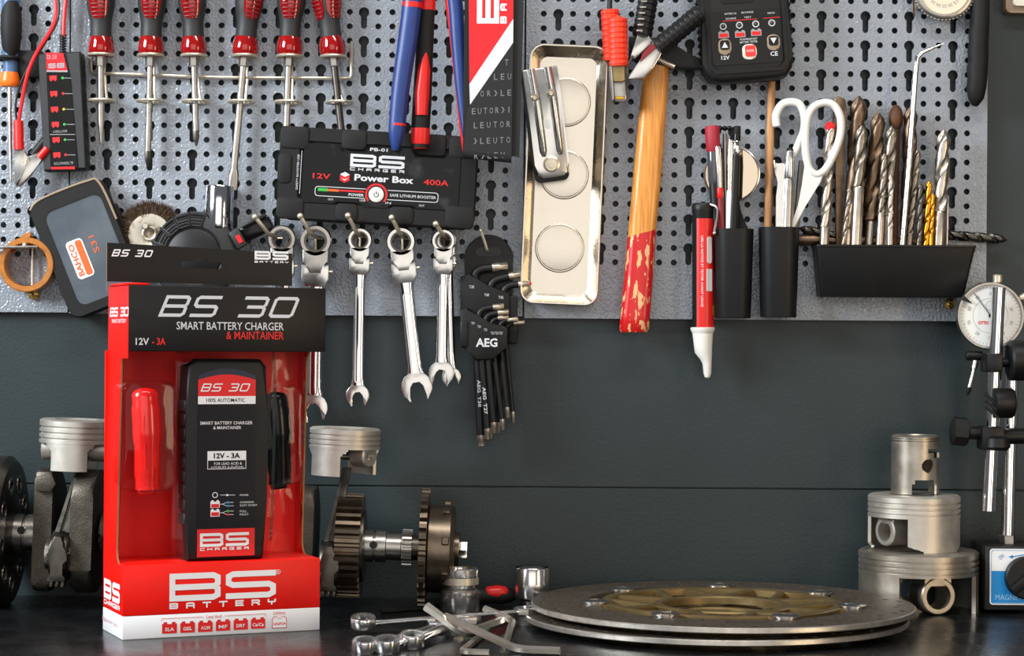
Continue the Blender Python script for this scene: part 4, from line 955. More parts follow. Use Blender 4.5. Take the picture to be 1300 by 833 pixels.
# ---------------------------------------------------------------- blue and orange screwdriver at the left edge
t = T('screwdriver', 'screwdriver with blue handle, dark grip and orange collar at the left edge', 'screwdriver', 12, 110, 36, roll=0)
m = MB(); m.lathe([(0, 36), (6, 38), (11.5, 50), (13.5, 72), (13, 92), (9, 108), (0, 114)], 'z', (1.5, 0, 0), 24); t.P('grip', m, 'black_rubber')
m = MB(); m.lathe([(9, 10), (9, 18), (9.5, 35), (10.5, 60), (12, 95), (11, 125), (0, 130)], 'z', (0, 3, 0), 24); t.P('handle', m, 'blue_handle')
m = MB(); m.lathe([(0, 0), (11, 0), (12.5, 2), (13, 8), (10.5, 18), (0, 19)], 'z', (0, 0, 0), 24); t.P('collar', m, 'orange_plastic')
m = MB(); m.tube([(0, 0, 0), (1.5, 0, -90), (2.5, 0, -122)], [2.6, 2.6, 1.5], 10); t.P('shaft', m, 'satin_chrome')
t = T('tool_holder', 'small black plastic clip block on the left panel beside the blue screwdriver', 'holder', 36, 83, 15)
m = MB(); m.box(-19, 20, -16, 0, -17, 17, 2, 2); t.P('block', m, 'black_plastic'); m = MB(); m.torus((-22, -20, 6), 13, 3, 'z', 20, 8); t.P('ring', m, 'black_plastic')
# ---------------------------------------------------------------- two-clip battery tester
t = T('battery_tester', 'slim black battery tester with red label hung upside down by its wires', 'tester', 84.5, 144, 20, roll=-3.3)
out = [(-26.5, -74), (25.5, -74), (26.5, -72), (26.5, 73), (25.5, 74), (-26.5, 74)]
m = MB(); m.prism(out, -27, 0, 2.5, 2); t.P('body', m, 'black_plastic')
m = MB(); m.prism([(-26.3, -73), (-17, -73), (-16, 73), (-26.3, 73)], -28.2, -26, .8, 1); t.P('side_strip', m, 'grip_grey')
m = MB(); m.prism([(17, -73), (26, -73), (26, 73), (9, 73), (14, 40)], -28.4, -26, .8, 1); t.P('side_ridge', m, 'grip_grey')
m = MB(); m.prism([(-15.5, -72), (16, -72), (12.5, 40), (7, 72), (-15.5, 72)], -27.8, -26.5); t.P('face', m, 'black_gloss')
m = MB(); m.flat(t.L([(63.5, 70.5), (85.5, 71), (91, 93), (63.5, 93)]), -28.0); t.P('label', m, 'tester_red'); m = MB(); m.flat(t.L([(71, 214.5), (101, 213.5), (101.5, 217), (71.5, 217.5)]), -28.6); lab = t.P('label', m, 'tester_red')
m = MB(); m.flat(t.L([(63.5, 93), (91, 93), (91.3, 95), (63.6, 95)]), -28.05); m.flat(t.L([(69.5, 173.2), (101, 172.8), (101, 173.6), (69.5, 174)]), -28.05)
c = t.l(77, 87); m.logo('BS', c[0], c[1], 20, 6, -28.2, 1.6, rot=180); c = t.l(70, 76); m.text('BT 02', c[0] + 1, c[1], 12, 5.5, -28.2, rot=180)
c = t.l(82, 169.5); m.text('BATTERY', c[0], c[1], 18, 3, -28.05, rot=180); c = t.l(87, 209.5); m.text('ALTERNATOR', c[0], c[1], 25, 3.4, -28.05, rot=180)
for k, y in enumerate((102.5, 122, 141.7, 160.7, 180, 199)):
    a, b = t.l(86 + k * .8, y), t.l(99 + k * .5, y); m.flat([(a[0], a[1] - .35), (b[0], b[1] - .35), (b[0], b[1] + .35), (a[0], a[1] + .35)], -28.05)
t.P('lettering', m, 'print_grey')
cols = ['print_green', 'print_red', 'print_yellow', 'print_green', 'print_green', 'print_red']
for k, y in enumerate((102.5, 122, 141.7, 160.7, 180, 199)):
    c = t.l(73 + k * 1.1, y); m = MB(); m.flat([(c[0] - 4.5, c[1] - 2.6), (c[0] + 4.5, c[1] - 2.6), (c[0] + 4.5, c[1] + 3), (c[0] - 4.5, c[1] + 3)], -28.05); m.flat([(c[0] - 3.6, c[1] - 4), (c[0] - 1.5, c[1] - 4), (c[0] - 1.5, c[1] - 2.6), (c[0] - 3.6, c[1] - 2.6)], -28.05); m.flat([(c[0] + 1.5, c[1] - 4), (c[0] + 3.6, c[1] - 4), (c[0] + 3.6, c[1] - 2.6), (c[0] + 1.5, c[1] - 2.6)], -28.05); t.P('battery_icon', m, 'print_red')
    c = t.l(85 + k * .9, y); m = MB(); m.lathe([(1.7, -28.6), (1.7, -27.5)], 'y', (c[0], 0, c[1]), 10); t.P('indicator', m, cols[k])
m = MB()
for k in range(7): c = t.l(82, 47 + 3.4 * k); m.lathe([(3.2, -1), (4.6, -.8), (4.6, .8), (3.2, 1)], 'z', (c[0], -13, c[1]), 14)
c = t.l(82, 72); m.lathe([(3, 0), (3, 26)], 'z', (c[0], -13, c[1]), 12); t.P('strain_relief', m, 'black_plastic')
m = MB(); m.tube(spline([t.l3(83, 48, -15), t.l3(84, 20, -15), t.l3(87, -20, -12)]), 2.5, 8); t.P('red_wire', m, 'wire_red'); m = MB(); m.tube(spline([t.l3(80.5, 48, -12), t.l3(82, 20, -12), t.l3(84, -20, -9)]), 2.2, 8); t.P('black_wire', m, 'wire_black')
t2 = T('crocodile_clip', 'silver crocodile clip with red and black sleeves on looped wires at the left', 'clip', 35, 205, 48)
m = MB(); m.tube(spline([t2.l3(62, -20, 20), t2.l3(66, 12, 16), t2.l3(62, 36, 8), t2.l3(46, 66, 0), t2.l3(36, 90, -2), t2.l3(29, 118, 0), t2.l3(23, 156, 0)], 8), 2.5, 8); t2.P('red_wire', m, 'wire_red')
m = MB(); m.tube(spline([t2.l3(66, -20, 26), t2.l3(67, 20, 24), t2.l3(50, 58, 12), t2.l3(28, 95, 8), t2.l3(17, 130, 10), t2.l3(20, 160, 10)], 8), 1.5, 8); t2.P('black_wire', m, 'wire_black')
m = MB(); a = t2.l(23, 153); b = t2.l(24, 190); m.tube([(a[0], 0, a[1]), (a[0], 0, a[1] - 1), (b[0], 0, b[1])], [4.5, 6.2, 6.6], 14); t2.P('red_sleeve', m, 'red_plastic')
m = MB(); a = t2.l(60, 170); b = t2.l(40, 197); m.tube([(a[0], 12, a[1]), (b[0], 8, b[1])], 6, 12); t2.P('black_sleeve', m, 'black_plastic'); m = MB(); a = t2.l(60, 188); b = t2.l(50, 200); m.tube([(a[0], 0, a[1]), (b[0], 0, b[1])], 5, 12); t2.P('red_sleeve', m, 'red_plastic')
m = MB(); m.prism(t2.L([(18, 187), (31, 190), (36, 200), (33, 212), (27, 226), (21, 236), (17, 231), (19, 210)]), -3, 3, 1.5, 2); t2.P('jaw', m, 'satin_chrome')
m = MB(); m.prism(t2.L([(33, 199), (50, 193), (57, 199), (46, 212), (36, 227), (25, 237), (20, 237), (30, 215)]), 1, 6, 1.5, 2); t2.P('jaw', m, 'satin_chrome')
m = MB(); c = t2.l(31, 207); m.lathe([(1.5, -4), (3.6, -4), (3.6, 7), (1.5, 7)], 'y', (c[0], 0, c[1]), 16, closed=True); t2.P('pivot', m, 'galvanised')
# ================================================================ power box
t = T('power_box', 'black rubber-edged jump starter hung level under the screwdrivers', 'jump starter', 481, 228, 40, roll=2.9)
m = MB(); m.prism(rr(0, 0, 249, 116, 17), -32, 0, 5, 3); body = t.P('body', m, 'black_rubber')
m = MB(); o_ = rr(0, 0, 246, 113, 16, 6); i_ = rr(2, 2, 202, 78, 9, 6); m.ring(o_, i_, -36, -30); t.P('rim', m, 'black_rubber')
for (x0, x1, z0, z1) in ((-124, -88, 30, 58), (-47, -16, 33, 58), (46, 84, 31, 58), (88, 124, 30, 57), (-124, -90, -58, -31), (-50, -22, -57, -35), (18, 48, -57, -35), (88, 124, -58, -30), (-125, -108, -14, 24)):
    m = MB(); m.prism(rr((x0 + x1) / 2, (z0 + z1) / 2, x1 - x0, z1 - z0, 6, 4), -37.6, -28, 1.3, 2); t.P('bumper', m, 'black_rubber')
m = MB(); m.prism([(-93, 38), (-53, 38), (-46, 30), (-16, 30), (-9, 38), (40, 38), (46, 28), (84, 28), (90, 38), (98, 38), (103, 32), (103, -30), (98, -36), (52, -36), (46, -33), (20, -33), (14, -38), (-14, -38), (-22, -33), (-48, -33), (-54, -36), (-93, -36)], -37, -31); fp = t.P('face_plate', m, 'scuffed_black')
Y = -37.4
m = MB()
def pt(s, x, y, w, h, mb, fn='text', **k): c = t.l(x, y); getattr(mb, fn)(s, c[0], c[1], w, h, Y, **k)
pt('PB-01', 483, 193.5, 22, 4.2, m, bold=0.02); pt('BS', 481.3, 208.3, 68, 16, m, 'logo', t=3.6); pt('CHARGER', 481, 219.2, 68, 3.6, m, 'logo', t=.9, gap=4)
pt('Power Box', 489.6, 230, 74, 8.4, m, bold=0.03); pt('POWER', 455, 250.2, 19, 3.4, m, bold=0.02); pt('SAFE LITHIUM BOOSTER', 526, 251.6, 58, 3.6, m, bold=0.02)
c = t.l(480, 249.3); ou = rr(c[0] + .5, c[1], 155, 12.5, 4); inn = rr(c[0] + .5, c[1], 153.4, 10.9, 3.4); m.flatring(ou, inn, Y)
for s, x, y in (('OUT', 423, 256), ('USB', 463, 257), ('IN', 495, 260), ('OUT', 537, 263)): pt(s, x, y, 7, 2.6, m); 
a = t.l(385, 222); m.flat([(a[0], a[1] - 27), (a[0] + .6, a[1] - 27), (a[0] + .6, a[1] + 27), (a[0], a[1] + 27)], Y); pt('SAFETY BOOSTER USB', 381.5, 222, 44, 2.6, m, rot=90)
t.P('lettering', m, 'print_silver', fp)
m = MB(); pt('12V', 411.5, 226.8, 22, 6.5, m, bold=0.01); pt('400A', 555, 234.2, 31, 7, m, bold=0.01)
c = t.l(440.5, 228); m.flat([(c[0] - 6, c[1] + 3), (c[0], c[1]), (c[0] + 6, c[1] + 3), (c[0] + 6, c[1] - 4), (c[0], c[1] - 7), (c[0] - 6, c[1] - 4)], Y)
c = t.l(449, 245.5); m.flat([(c[0] - 16, c[1] - 1), (c[0] + 16, c[1] - 1), (c[0] + 16, c[1] + 1), (c[0] - 16, c[1] + 1)], Y - .2)
t.P('lettering', m, 'print_red', fp)
m = MB(); c = t.l(440.5, 228); m.flat([(c[0] - 6, c[1] + 3.4), (c[0], c[1] + .4), (c[0] + 6, c[1] + 3.4), (c[0], c[1] + 6.4)], Y); m.flat([(c[0] - 4, c[1] - 1), (c[0], c[1] - 3), (c[0] + 4, c[1] - 1), (c[0], c[1] - 4.4)], Y - .2); t.P('emblem', m, 'print_white', fp)
m = MB(); c = t.l(413, 243.8); m.flat([(c[0] - 6, c[1] - 2), (c[0] + 6, c[1] - 2), (c[0] + 6, c[1] + 2), (c[0] - 6, c[1] + 2)], Y - .1); t.P('charge_bar', m, 'print_green', fp)
m = MB(); c = t.l(426, 244.6); m.flat([(c[0] - 7, c[1] - 1.4), (c[0] + 7, c[1] - 1.4), (c[0] + 7, c[1] + 1.4), (c[0] - 7, c[1] + 1.4)], Y - .1); t.P('charge_bar', m, 'print_orange', fp)
c = t.l(480.2, 249.7)
m = MB(); m.flat(circ(c[0], c[1], 15, 40), Y - .25); bt_ = t.P('button', m, 'black_plastic')
m = MB(); n = 28; oo = [(c[0] + 14 * math.cos(a), c[1] + 14 * math.sin(a)) for a in [math.radians(-40 + 260 * k / n) for k in range(n + 1)]]; ii = [(c[0] + 11.6 * math.cos(a), c[1] + 11.6 * math.sin(a)) for a in [math.radians(-40 + 260 * k / n) for k in range(n + 1)]]
m.put([(p[0], Y - .5, p[1]) for p in oo + ii], [(k, k + 1, n + 2 + k, n + 1 + k) for k in range(n)]); t.P('button_ring', m, 'print_red', bt_)
m = MB(); m.lathe([(9.5, 0), (9.5, -1.5), (8.5, -2.2), (0, -2.2)], 'y', (c[0], Y, c[1]), 32); t.P('button_cap', m, 'white_plastic', bt_)
m = MB(); n = 16; oo = [(c[0] + 3.4 * math.cos(a), c[1] + 3.4 * math.sin(a)) for a in [math.radians(125 + 290 * k / n) for k in range(n + 1)]]; ii = [(c[0] + 2.5 * math.cos(a), c[1] + 2.5 * math.sin(a)) for a in [math.radians(125 + 290 * k / n) for k in range(n + 1)]]
m.put([(p[0], Y - 2.5, p[1]) for p in oo + ii], [(k, k + 1, n + 2 + k, n + 1 + k) for k in range(n)]); m.flat([(c[0] - .5, c[1]), (c[0] + .5, c[1]), (c[0] + .5, c[1] + 4.4), (c[0] - .5, c[1] + 4.4)], Y - 2.5); t.P('power_symbol', m, 'black_plastic', bt_)
# ================================================================ pliers
def pliers(label, ax, ay, d, handles, joint, mats, bands):
    t = T('pliers', label, 'pliers', ax, ay, d)
    for pts, rs, ma in handles:
        m = MB(); q = spline([t.l3(x, y, 0) for x, y in pts], 5); n = len(q); rr_ = []
        for i in range(n):
            f = i / (n - 1) * (len(rs) - 1); j = min(int(f), len(rs) - 2); rr_.append(rs[j] + (rs[j + 1] - rs[j]) * (f - j))
        m.tube(q, rr_, 16, flat=.8, up=(1, 0, 0)); h = t.P('handle', m, ma)
    for pts, rs, ma, nm in bands:
        m = MB(); q = [t.l3(x, y, yy) for x, y, yy in pts]; m.tube(q, rs, 16, flat=.8, up=(1, 0, 0)); t.P(nm, m, ma)
    m = MB(); m.prism(t.L([(joint[0] - 24, joint[1] + 30), (joint[0] + 24, joint[1] + 30), (joint[0] + 18, joint[1] - 20), (joint[0] + 8, joint[1] - 60), (joint[0] - 8, joint[1] - 60), (joint[0] - 18, joint[1] - 20)]), -6, 6, 2, 2); t.P('jaw', m, 'dark_steel')
    return t
pliers('pliers with worn blue handles, one end overlapping the power box', 540, 90, 96,
    [([(527, -60), (523, 0), (518, 45), (509, 110), (504, 165), (502.5, 191)], [11, 12.5, 12.6, 11.6, 10.6, 4], 'blue_grip'), ([(566, -60), (577, 0), (581, 50), (586, 110), (592, 165), (594, 186)], [9, 9.5, 9, 8, 6, 3], 'blue_grip')],
    (547, -80), None, [([(523, 3, 0), (522.6, 10, 0)], [12.9, 12.9], 'red_plastic', 'band'), ([(505.2, 157, 0), (505.0, 160, 0)], [11.0, 11.0], 'red_plastic', 'worn_band')])
pliers('pliers with red and black handles hanging between the blue handle and the strap', 540, 90, 82,
    [([(545, -60), (542, 0), (539, 60), (536, 130), (534, 165), (534, 188)], [9, 10, 11, 12, 12, 10.5], 'black_rubber'), ([(560, -60), (572, 0), (582, 80), (590, 160), (592, 192)], [8, 8, 8, 7, 4], 'red_plastic')],
    (552, -80), None, [([(542, -4, 0), (541.5, 13, 0)], [10.8, 10.8], 'red_plastic', 'band'), ([(534.2, 163, 0), (534, 180, 0), (534, 189, 0)], [12.4, 12, 9], 'red_plastic', 'tip'), ([(541, 62, -6), (538.5, 90, -6), (536, 120, -6), (535.5, 147, -6)], [2, 8, 9.5, 8], 'red_plastic', 'inset')])
# ================================================================ strap
t = T('strap', 'printed red, white and black strap folded in a loop beside the magnetic tray', 'strap', 622, 100, 114)
def sheet(poly, ma, nm, y=-8, th_=1.6): m = MB(); m.prism(t.L(poly), y, y + th_); return t.P(nm, m, ma)
r_ = sheet([(594, -30), (651, -30), (651, 25), (596, 108)], 'strap_red', 'red_panel'); sheet([(651, 25), (651, 55), (597, 134), (596, 108)], 'strap_white', 'white_stripe'); bl = sheet([(651, 55), (650, 198), (589, 192), (594, 140), (597, 134)], 'strap_black', 'black_panel')
m = MB(); loops = []
for k in range(9):
    a = math.pi * k / 8; y = -2 - 6 * math.cos(a); dz = 9 * math.sin(a); p, q = t.l(589, 192), t.l(650, 198); y2 = y * .8
    loops.append([(p[0], y - .8, p[1] - dz), (q[0], y - .8, q[1] - dz), (q[0], y + .8, q[1] - dz + .8), (p[0], y + .8, p[1] - dz + .8)])
m.loft(loops); t.P('fold', m, 'strap_black'); sheet([(589, -30), (652, -30), (652, 198), (588, 192)], 'strap_black', 'back_layer', 3.4)
sheet([(651.2, -30), (665, -30), (660, 200), (650.2, 198)], 'strap_black', 'shade_strip', -4)  # dark strip standing in for the strap's shade on the panel border
m = MB(); c = t.l(619, -22); m.logo('BS', c[0], c[1], 106, 28, -8.3, 6.5, rot=90); c = t.l(638.5, -22); m.logo('BATTERY', c[0], c[1], 106, 8, -8.3, 2.2, gap=7, rot=90); t.P('lettering', m, 'print_white', r_)
m = MB()
for (s, x0, x1, y) in (('T', 640, 646, 80), ('LEU', 625, 651, 98), ('OR}LE', 608, 651, 119), ('EUTOR}I', 598, 650, 141), ('LEUTOR', 600, 650, 159), ('}LEUTO', 600, 650, 179), ('R}LEU', 601, 643, 198)):
    n = len(s)
    for k, ch in enumerate(s):
        c = t.l(x0 + (x1 - x0) * (k + .5) / n, y - (k - n / 2) * .4); m.text(ch, c[0], c[1], 4.5 if ch != 'I' else 1, 7.5, -8.3)
t.P('lettering', m, 'print_dim', bl)
# ================================================================ magnetic tray
t = T('magnetic_tray', 'long stainless steel magnetic parts tray with three round magnets', 'tray', 715.5, 223.5, 16, roll=2.1)
m = MB(); o0 = rr(0, 0, 99, 328, 17, 6); o1 = rr(0, 0, 93, 322, 15, 6); o2 = rr(0, 0, 78, 306, 12, 6); o3 = rr(0, 0, 72, 300, 10, 6)
f3 = lambda l, y: [(p[0], y, p[1]) for p in l]
m.loft([f3(rr(0, 0, 80, 308, 13, 6), 0), f3(o0, -21), f3(o0, -23), f3(rr(0, 0, 97, 326, 16.5, 6), -24.5), f3(rr(0, 0, 94, 323, 15.5, 6), -24.5), f3(o1, -22.5), f3(o2, -5), f3(o3, -3)]); t.P('dish', m, 'tray_steel', ang=12)
for (x, y) in ((718, 130), (716, 222), (711, 315)):
    c = t.l(x, y); m = MB(); m.lathe([(0, -6.0), (27.5, -6.2), (28.5, -6.0), (29, -4.2), (30, -4.2), (31, -5.2), (31.5, -3), (31.5, -2.5)], 'y', (c[0], 0, c[1]), 48); t.P('magnet', m, 'tray_steel')
t = T('scraper_handle', 'chrome ridged folding scraper stuck tilted on the magnetic tray', 'scraper', 693, 157, 43, roll=-7.8)
m = MB(); m.prism([(-24, 69), (-21, 70), (-19, -60), (-22, -64), (-25, -40)], -10, 0, 1, 1); m.prism(rr(-1, -4, 44, 140, 8), -6, 0, 1, 1); t.P('back_plate', m, 'black_plastic')
m = MB(); m.prism([(-22, 70), (23, 70), (23.5, 40), (22.5, -52), (20, -66), (12, -70), (-12, -70), (-19, -66), (-21, -52)], -12, -6, 2.5, 2); t.P('cover', m, 'satin_chrome')
for x in (-8, 13):
    m = MB(); m.tube([(x - 2, -11, 69), (x, -12, 30), (x, -12, -36), (x, -10.5, -42)], [5.5, 5.5, 5, 3], 12); t.P('ridge', m, 'satin_chrome')
for x, z in ((-10, 33), (11, 36)):
    m = MB(); m.lathe([(5, -16), (5, -18), (3, -19.5), (0, -18.6)], 'y', (x, 0, z), 18); t.P('rivet', m, 'galvanised')
m = MB(); m.lathe([(10.5, -12), (10.5, -13.5), (8, -14.5), (7.5, -13.6), (0, -13.6)], 'y', (0, 0, -53), 30); m.lathe([(4.5, -13.6), (4.5, -15.4), (0, -15.4)], 'y', (0, 0, -53), 18); t.P('screw', m, 'galvanised')
m = MB(); m.prism(circ(2, -2, 3.2, 16, 0, 6.5), -13, -11.8); t.P('slot', m, 'print_white')
# ================================================================ jumper clamps and hammer
def ribbed(t, a, b, r, ribs, ma, nm, flat=.8, y0=0, y1=0, tip=True):
    A, B = Vector(t.l3(a[0], a[1], y0)), Vector(t.l3(b[0], b[1], y1)); pts, rs = [], []
    for k in range(ribs):
        for f, g in ((0, .93), (.2, 1), (.65, 1), (.85, .93)): pts.append(A.lerp(B, (k + f) / ribs)); rs.append(r * g)
    pts.append(B); rs.append(r * .93); m = MB(); m.tube(pts, rs, 14, flat=flat, up=(0, 1, 0)); return t.P(nm, m, ma, ang=25)
t = T('jumper_clamp', 'orange-red jumper cable clamp with ribbed grips beside the tray', 'clamp', 783, 60, 62)
ribbed(t, (774, 12), (778, 76), 12, 9, 'orange_red', 'grip', 1.0, 6, 6); ribbed(t, (783.5, 26), (785, 86), 12.2, 9, 'orange_red', 'grip', 1.0, -14, -14)
m = MB(); c = t.l(783, 26); m.ball((c[0], -14, c[1]), 7, 7, 4); t.P('grip_knob', m, 'orange_red'); m = MB(); m.tube(spline([t.l3(774, 14, 6), t.l3(774, 0, 6), t.l3(776, -30, 4)]), 3.2, 8); t.P('cable', m, 'black_plastic')
m = MB(); m.prism(t.L([(775, 84), (793, 84), (793, 104), (790, 106), (779, 106), (776, 104)]), -17, -10, 1, 1); t.P('jaw_plate', m, 'gold_alloy')
m = MB(); m.prism(t.L([(773, 86), (777, 86), (780, 128), (777, 131)]), -18, 8, 1, 1); m.prism(t.L([(777, 104), (793, 104), (795, 126), (793, 131), (780, 130)]), -14, -6, 2, 2); t.P('jaw', m, 'steel'); m = MB(); m.box(*[v for p in ((t.l(780, 0)[0], t.l(792.5, 0)[0]), (-16, -13), (t.l(0, 128)[1], t.l(0, 124)[1])) for v in p], .8, 1); t.P('tooth', m, 'brass')
hm = T('hammer', 'hammer hanging head up with a wooden handle, worn red paint at the end', 'hammer', 822, 250, 34)
def hl(y, x0, x1, slope=0.0, dep=15.0, n=24):
    xa, xb = hm.l(x0, y)[0], hm.l(x1, y)[0]; cx, rx = (xa + xb) / 2, (xb - xa) / 2; z = hm.l(0, y)[1]
    return [(cx + rx * math.copysign(abs(math.cos(q)) ** .7, math.cos(q)), dep * math.copysign(abs(math.sin(q)) ** .7, math.sin(q)), z + slope * rx * math.cos(q)) for q in [2 * math.pi * k / n for k in range(n)]]
m = MB(); m.loft([hl(66, 818, 847, 0, 11), hl(90, 816, 847.5, 0, 12), hl(150, 809.5, 844.5, .05), hl(220, 803.5, 840, .15), hl(297, 797, 833, .32)]); hd_ = hm.P('handle', m, 'wood')
m = MB(); m.loft([hl(296.5, 796.6, 833.4, .32, 15.4), hl(300, 796.4, 833.2, .32, 15.4), hl(350, 793, 830, .1, 15.4), hl(400, 788.6, 826.5, 0, 15.4), hl(418, 787, 825, 0, 15.4), hl(422, 789, 823, 0, 13)]); hm.P('painted_end', m, 'worn_red')
m = MB(); m.prism(hm.L([(797, 48), (808, 48), (815, 52), (852, 52), (861, 66), (873, 73), (891, 77), (892, 87), (868, 89), (850, 87), (840, 82), (815, 80), (808, 76), (797, 76)]), -13, 13, 3, 2, both=True); hm.P('head', m, 'black_plastic')
m = MB(); m.tube([hm.l3(832, 76, -15), hm.l3(854, 87, -15)], 3.2, 10); hm.P('wedge_pin', m, 'galvanised')
t = T('jumper_clamp', 'black-handled jumper cable clamp hanging open in front of the hammer head', 'clamp', 830, 60, 70)
ribbed(t, (888, 17), (834, 62), 12.5, 9, 'black_plastic', 'grip', 1.0, -4, -4); ribbed(t, (829, -40), (815, 46), 13, 11, 'black_plastic', 'grip', 1.0, 6, 6)
for k in range(6):
    a = t.l(818 - k * 1.1, 3 + k * 7.4); m = MB(); m.box(a[0] - 5, a[0] + 3, -8.6, -5, a[1] - 1.6, a[1] + 1.6, .8, 1); t.P('grip_rib', m, 'steel')
m = MB(); m.prism(t.L([(809, 44), (821, 44), (830, 53), (806, 75), (800, 73), (803, 64)]), -3, 9, 1.5, 2); t.P('jaw', m, 'satin_chrome')
m = MB(); m.prism(t.L([(829, 54), (841, 67), (830, 86), (817, 101), (797, 102), (798, 97), (811, 79)]), -10, 3, 2, 2); t.P('jaw', m, 'satin_chrome'); m = MB(); m.prism(t.L([(827, 56), (833, 62), (815, 78), (812, 80), (815, 69)]), -11.5, -9.5, .5, 1); t.P('jaw_liner', m, 'dark_red')
m = MB(); m.tube(spline([t.l3(803, 72, -8), t.l3(797, 85, -9), t.l3(797, 98, -9)]), 1.6, 8); t.P('spring', m, 'dark_steel')
# ================================================================ handheld battery tester
t = T('handheld_tester', 'chunky black handheld battery tester with red button hung at the top', 'tester', 944, 50, 30, roll=-4.2)
m = MB(); m.prism([(-57, 130), (57, 130), (57, -30), (56, -42), (48, -53), (36, -56), (-36, -56), (-48, -53), (-56, -42), (-57, -30)], -30, 0, 7, 3); t.P('body', m, 'black_plastic')
m = MB(); oo = [(-50, 126), (50, 126), (50, -36), (42, -46), (-42, -46), (-50, -36)]; ii = [(-46, 122), (46, 122), (46, -34), (40, -41), (-40, -41), (-46, -34)]; m.ring(oo, ii, -33, -29); t.P('rim', m, 'black_rubber')
for k in range(16):
    for s in (-1, 1): m = MB(); m.box(s * 57.5 - 2.2, s * 57.5 + 2.2, -20, -8, -36 + 9 * k, -31.5 + 9 * k, 1, 1); t.P('grip_rib', m, 'black_rubber')
m = MB(); m.prism(rr(0, -1, 88, 68, 5), -31.2, -29); lb = t.P('label', m, 'black_gloss')
m = MB(); m.prism(rr(-8, 48, 40, 12, 4), -31, -29); t.P('recess', m, 'black_gloss')
Y = -31.5; lx = lambda x, y: t.l(x, y)
m = MB()
for x, y, s in ((924, 22.2, 'BATTERY OK'), (945, 20.4, 'RECHARGE'), (975, 21, 'ERROR')): c = lx(x, y); m.text(s, c[0], c[1], 15 if s != 'ERROR' else 9, 2.2, Y)
for x, y, s in ((924.5, 28.4, 'RECHARGE'), (945.5, 26.6, 'TEST')): c = lx(x, y); m.text(s, c[0], c[1], 13 if len(s) > 4 else 9, 2.2, Y)
for s, y in (('POWERSPORT', 54), ('BATTERY TESTER', 57.6)): c = lx(947, y); m.text(s, c[0], c[1], 22, 2.6, Y)
c = lx(918, 77.5); m.text('12V', c[0], c[1], 10.5, 5, Y, bold=.02); c = lx(979, 72); m.text('CE', c[0], c[1], 9.5, 5.6, Y, bold=.02)
for x, y in ((914.8, 38.4), (935.1, 36.6), (955.6, 34.9), (975.8, 33.5)): c = lx(x, y); m.flatring(circ(c[0], c[1], 4.3, 20), circ(c[0], c[1], 3.1, 20), Y)
t.P('lettering', m, 'print_silver', lb)
for x, y in ((914.8, 38.4), (935.1, 36.6), (955.6, 34.9), (975.8, 33.5)): c = lx(x, y); m = MB(); m.ball((c[0], Y + .6, c[1]), 2.4, 1.6, 2.4, 12, 6); t.P('indicator', m, 'led_dim', lb)
m = MB()
for x, y in ((915.5, 48.5), (936.2, 47.5), (956.3, 45.4)): c = lx(x, y); icon(m, c[0], c[1], 13, 9, Y)
t.P('battery_icon', m, 'print_grey', lb); m = MB()
for x, y in ((915.5, 49.2), (936.2, 48.2), (956.3, 46.2)): c = lx(x, y); m.flat([(c[0] - 5.4, c[1] - 2.8), (c[0] + 5.4, c[1] - 2.8), (c[0] + 5.4, c[1] + 2), (c[0] - 5.4, c[1] + 2)], Y - .2)
for a, b in (((914, 32), (957, 28.5)), ((965, 28), (986, 26))): a, b = lx(*a), lx(*b); m.flat([(a[0], a[1] - .4), (b[0], b[1] - .4), (b[0], b[1] + .4), (a[0], a[1] + .4)], Y)
t.P('battery_icon', m, 'print_red', lb)
for (x, y, s) in ((917, 64, 1), (978, 58, -1)):
    c = lx(x, y); m = MB(); m.prism(rr(c[0], c[1], 16, 20, 6), -33, -30, 1.5, 2); b = t.P('button', m, 'tan_plastic'); m = MB(); m.prism(rr(c[0], c[1] + 2, 12, 12, 3), -33.6, -32.5); t.P('button_face', m, 'black_gloss', b)
    m = MB(); m.flat([(c[0] - 4, c[1] + 2 - 3.5 * s), (c[0] + 4, c[1] + 2 - 3.5 * s), (c[0], c[1] + 2 + 3.8 * s)], -33.9); t.P('arrow', m, 'print_silver', b)
c = lx(948, 70); m = MB(); m.prism(rr(c[0], c[1], 18, 19, 6), -33, -30, 1.5, 2); b = t.P('button', m, 'cream_plastic'); m = MB(); m.prism(rr(c[0] + 1, c[1] + 1, 13, 14, 2.5), -33.7, -32.5); t.P('button_face', m, 'red_gloss', b)
m = MB(); m.text('ENTER', c[0] + 1, c[1] + 1, 9, 2.4, -34); t.P('arrow', m, 'print_white', b)
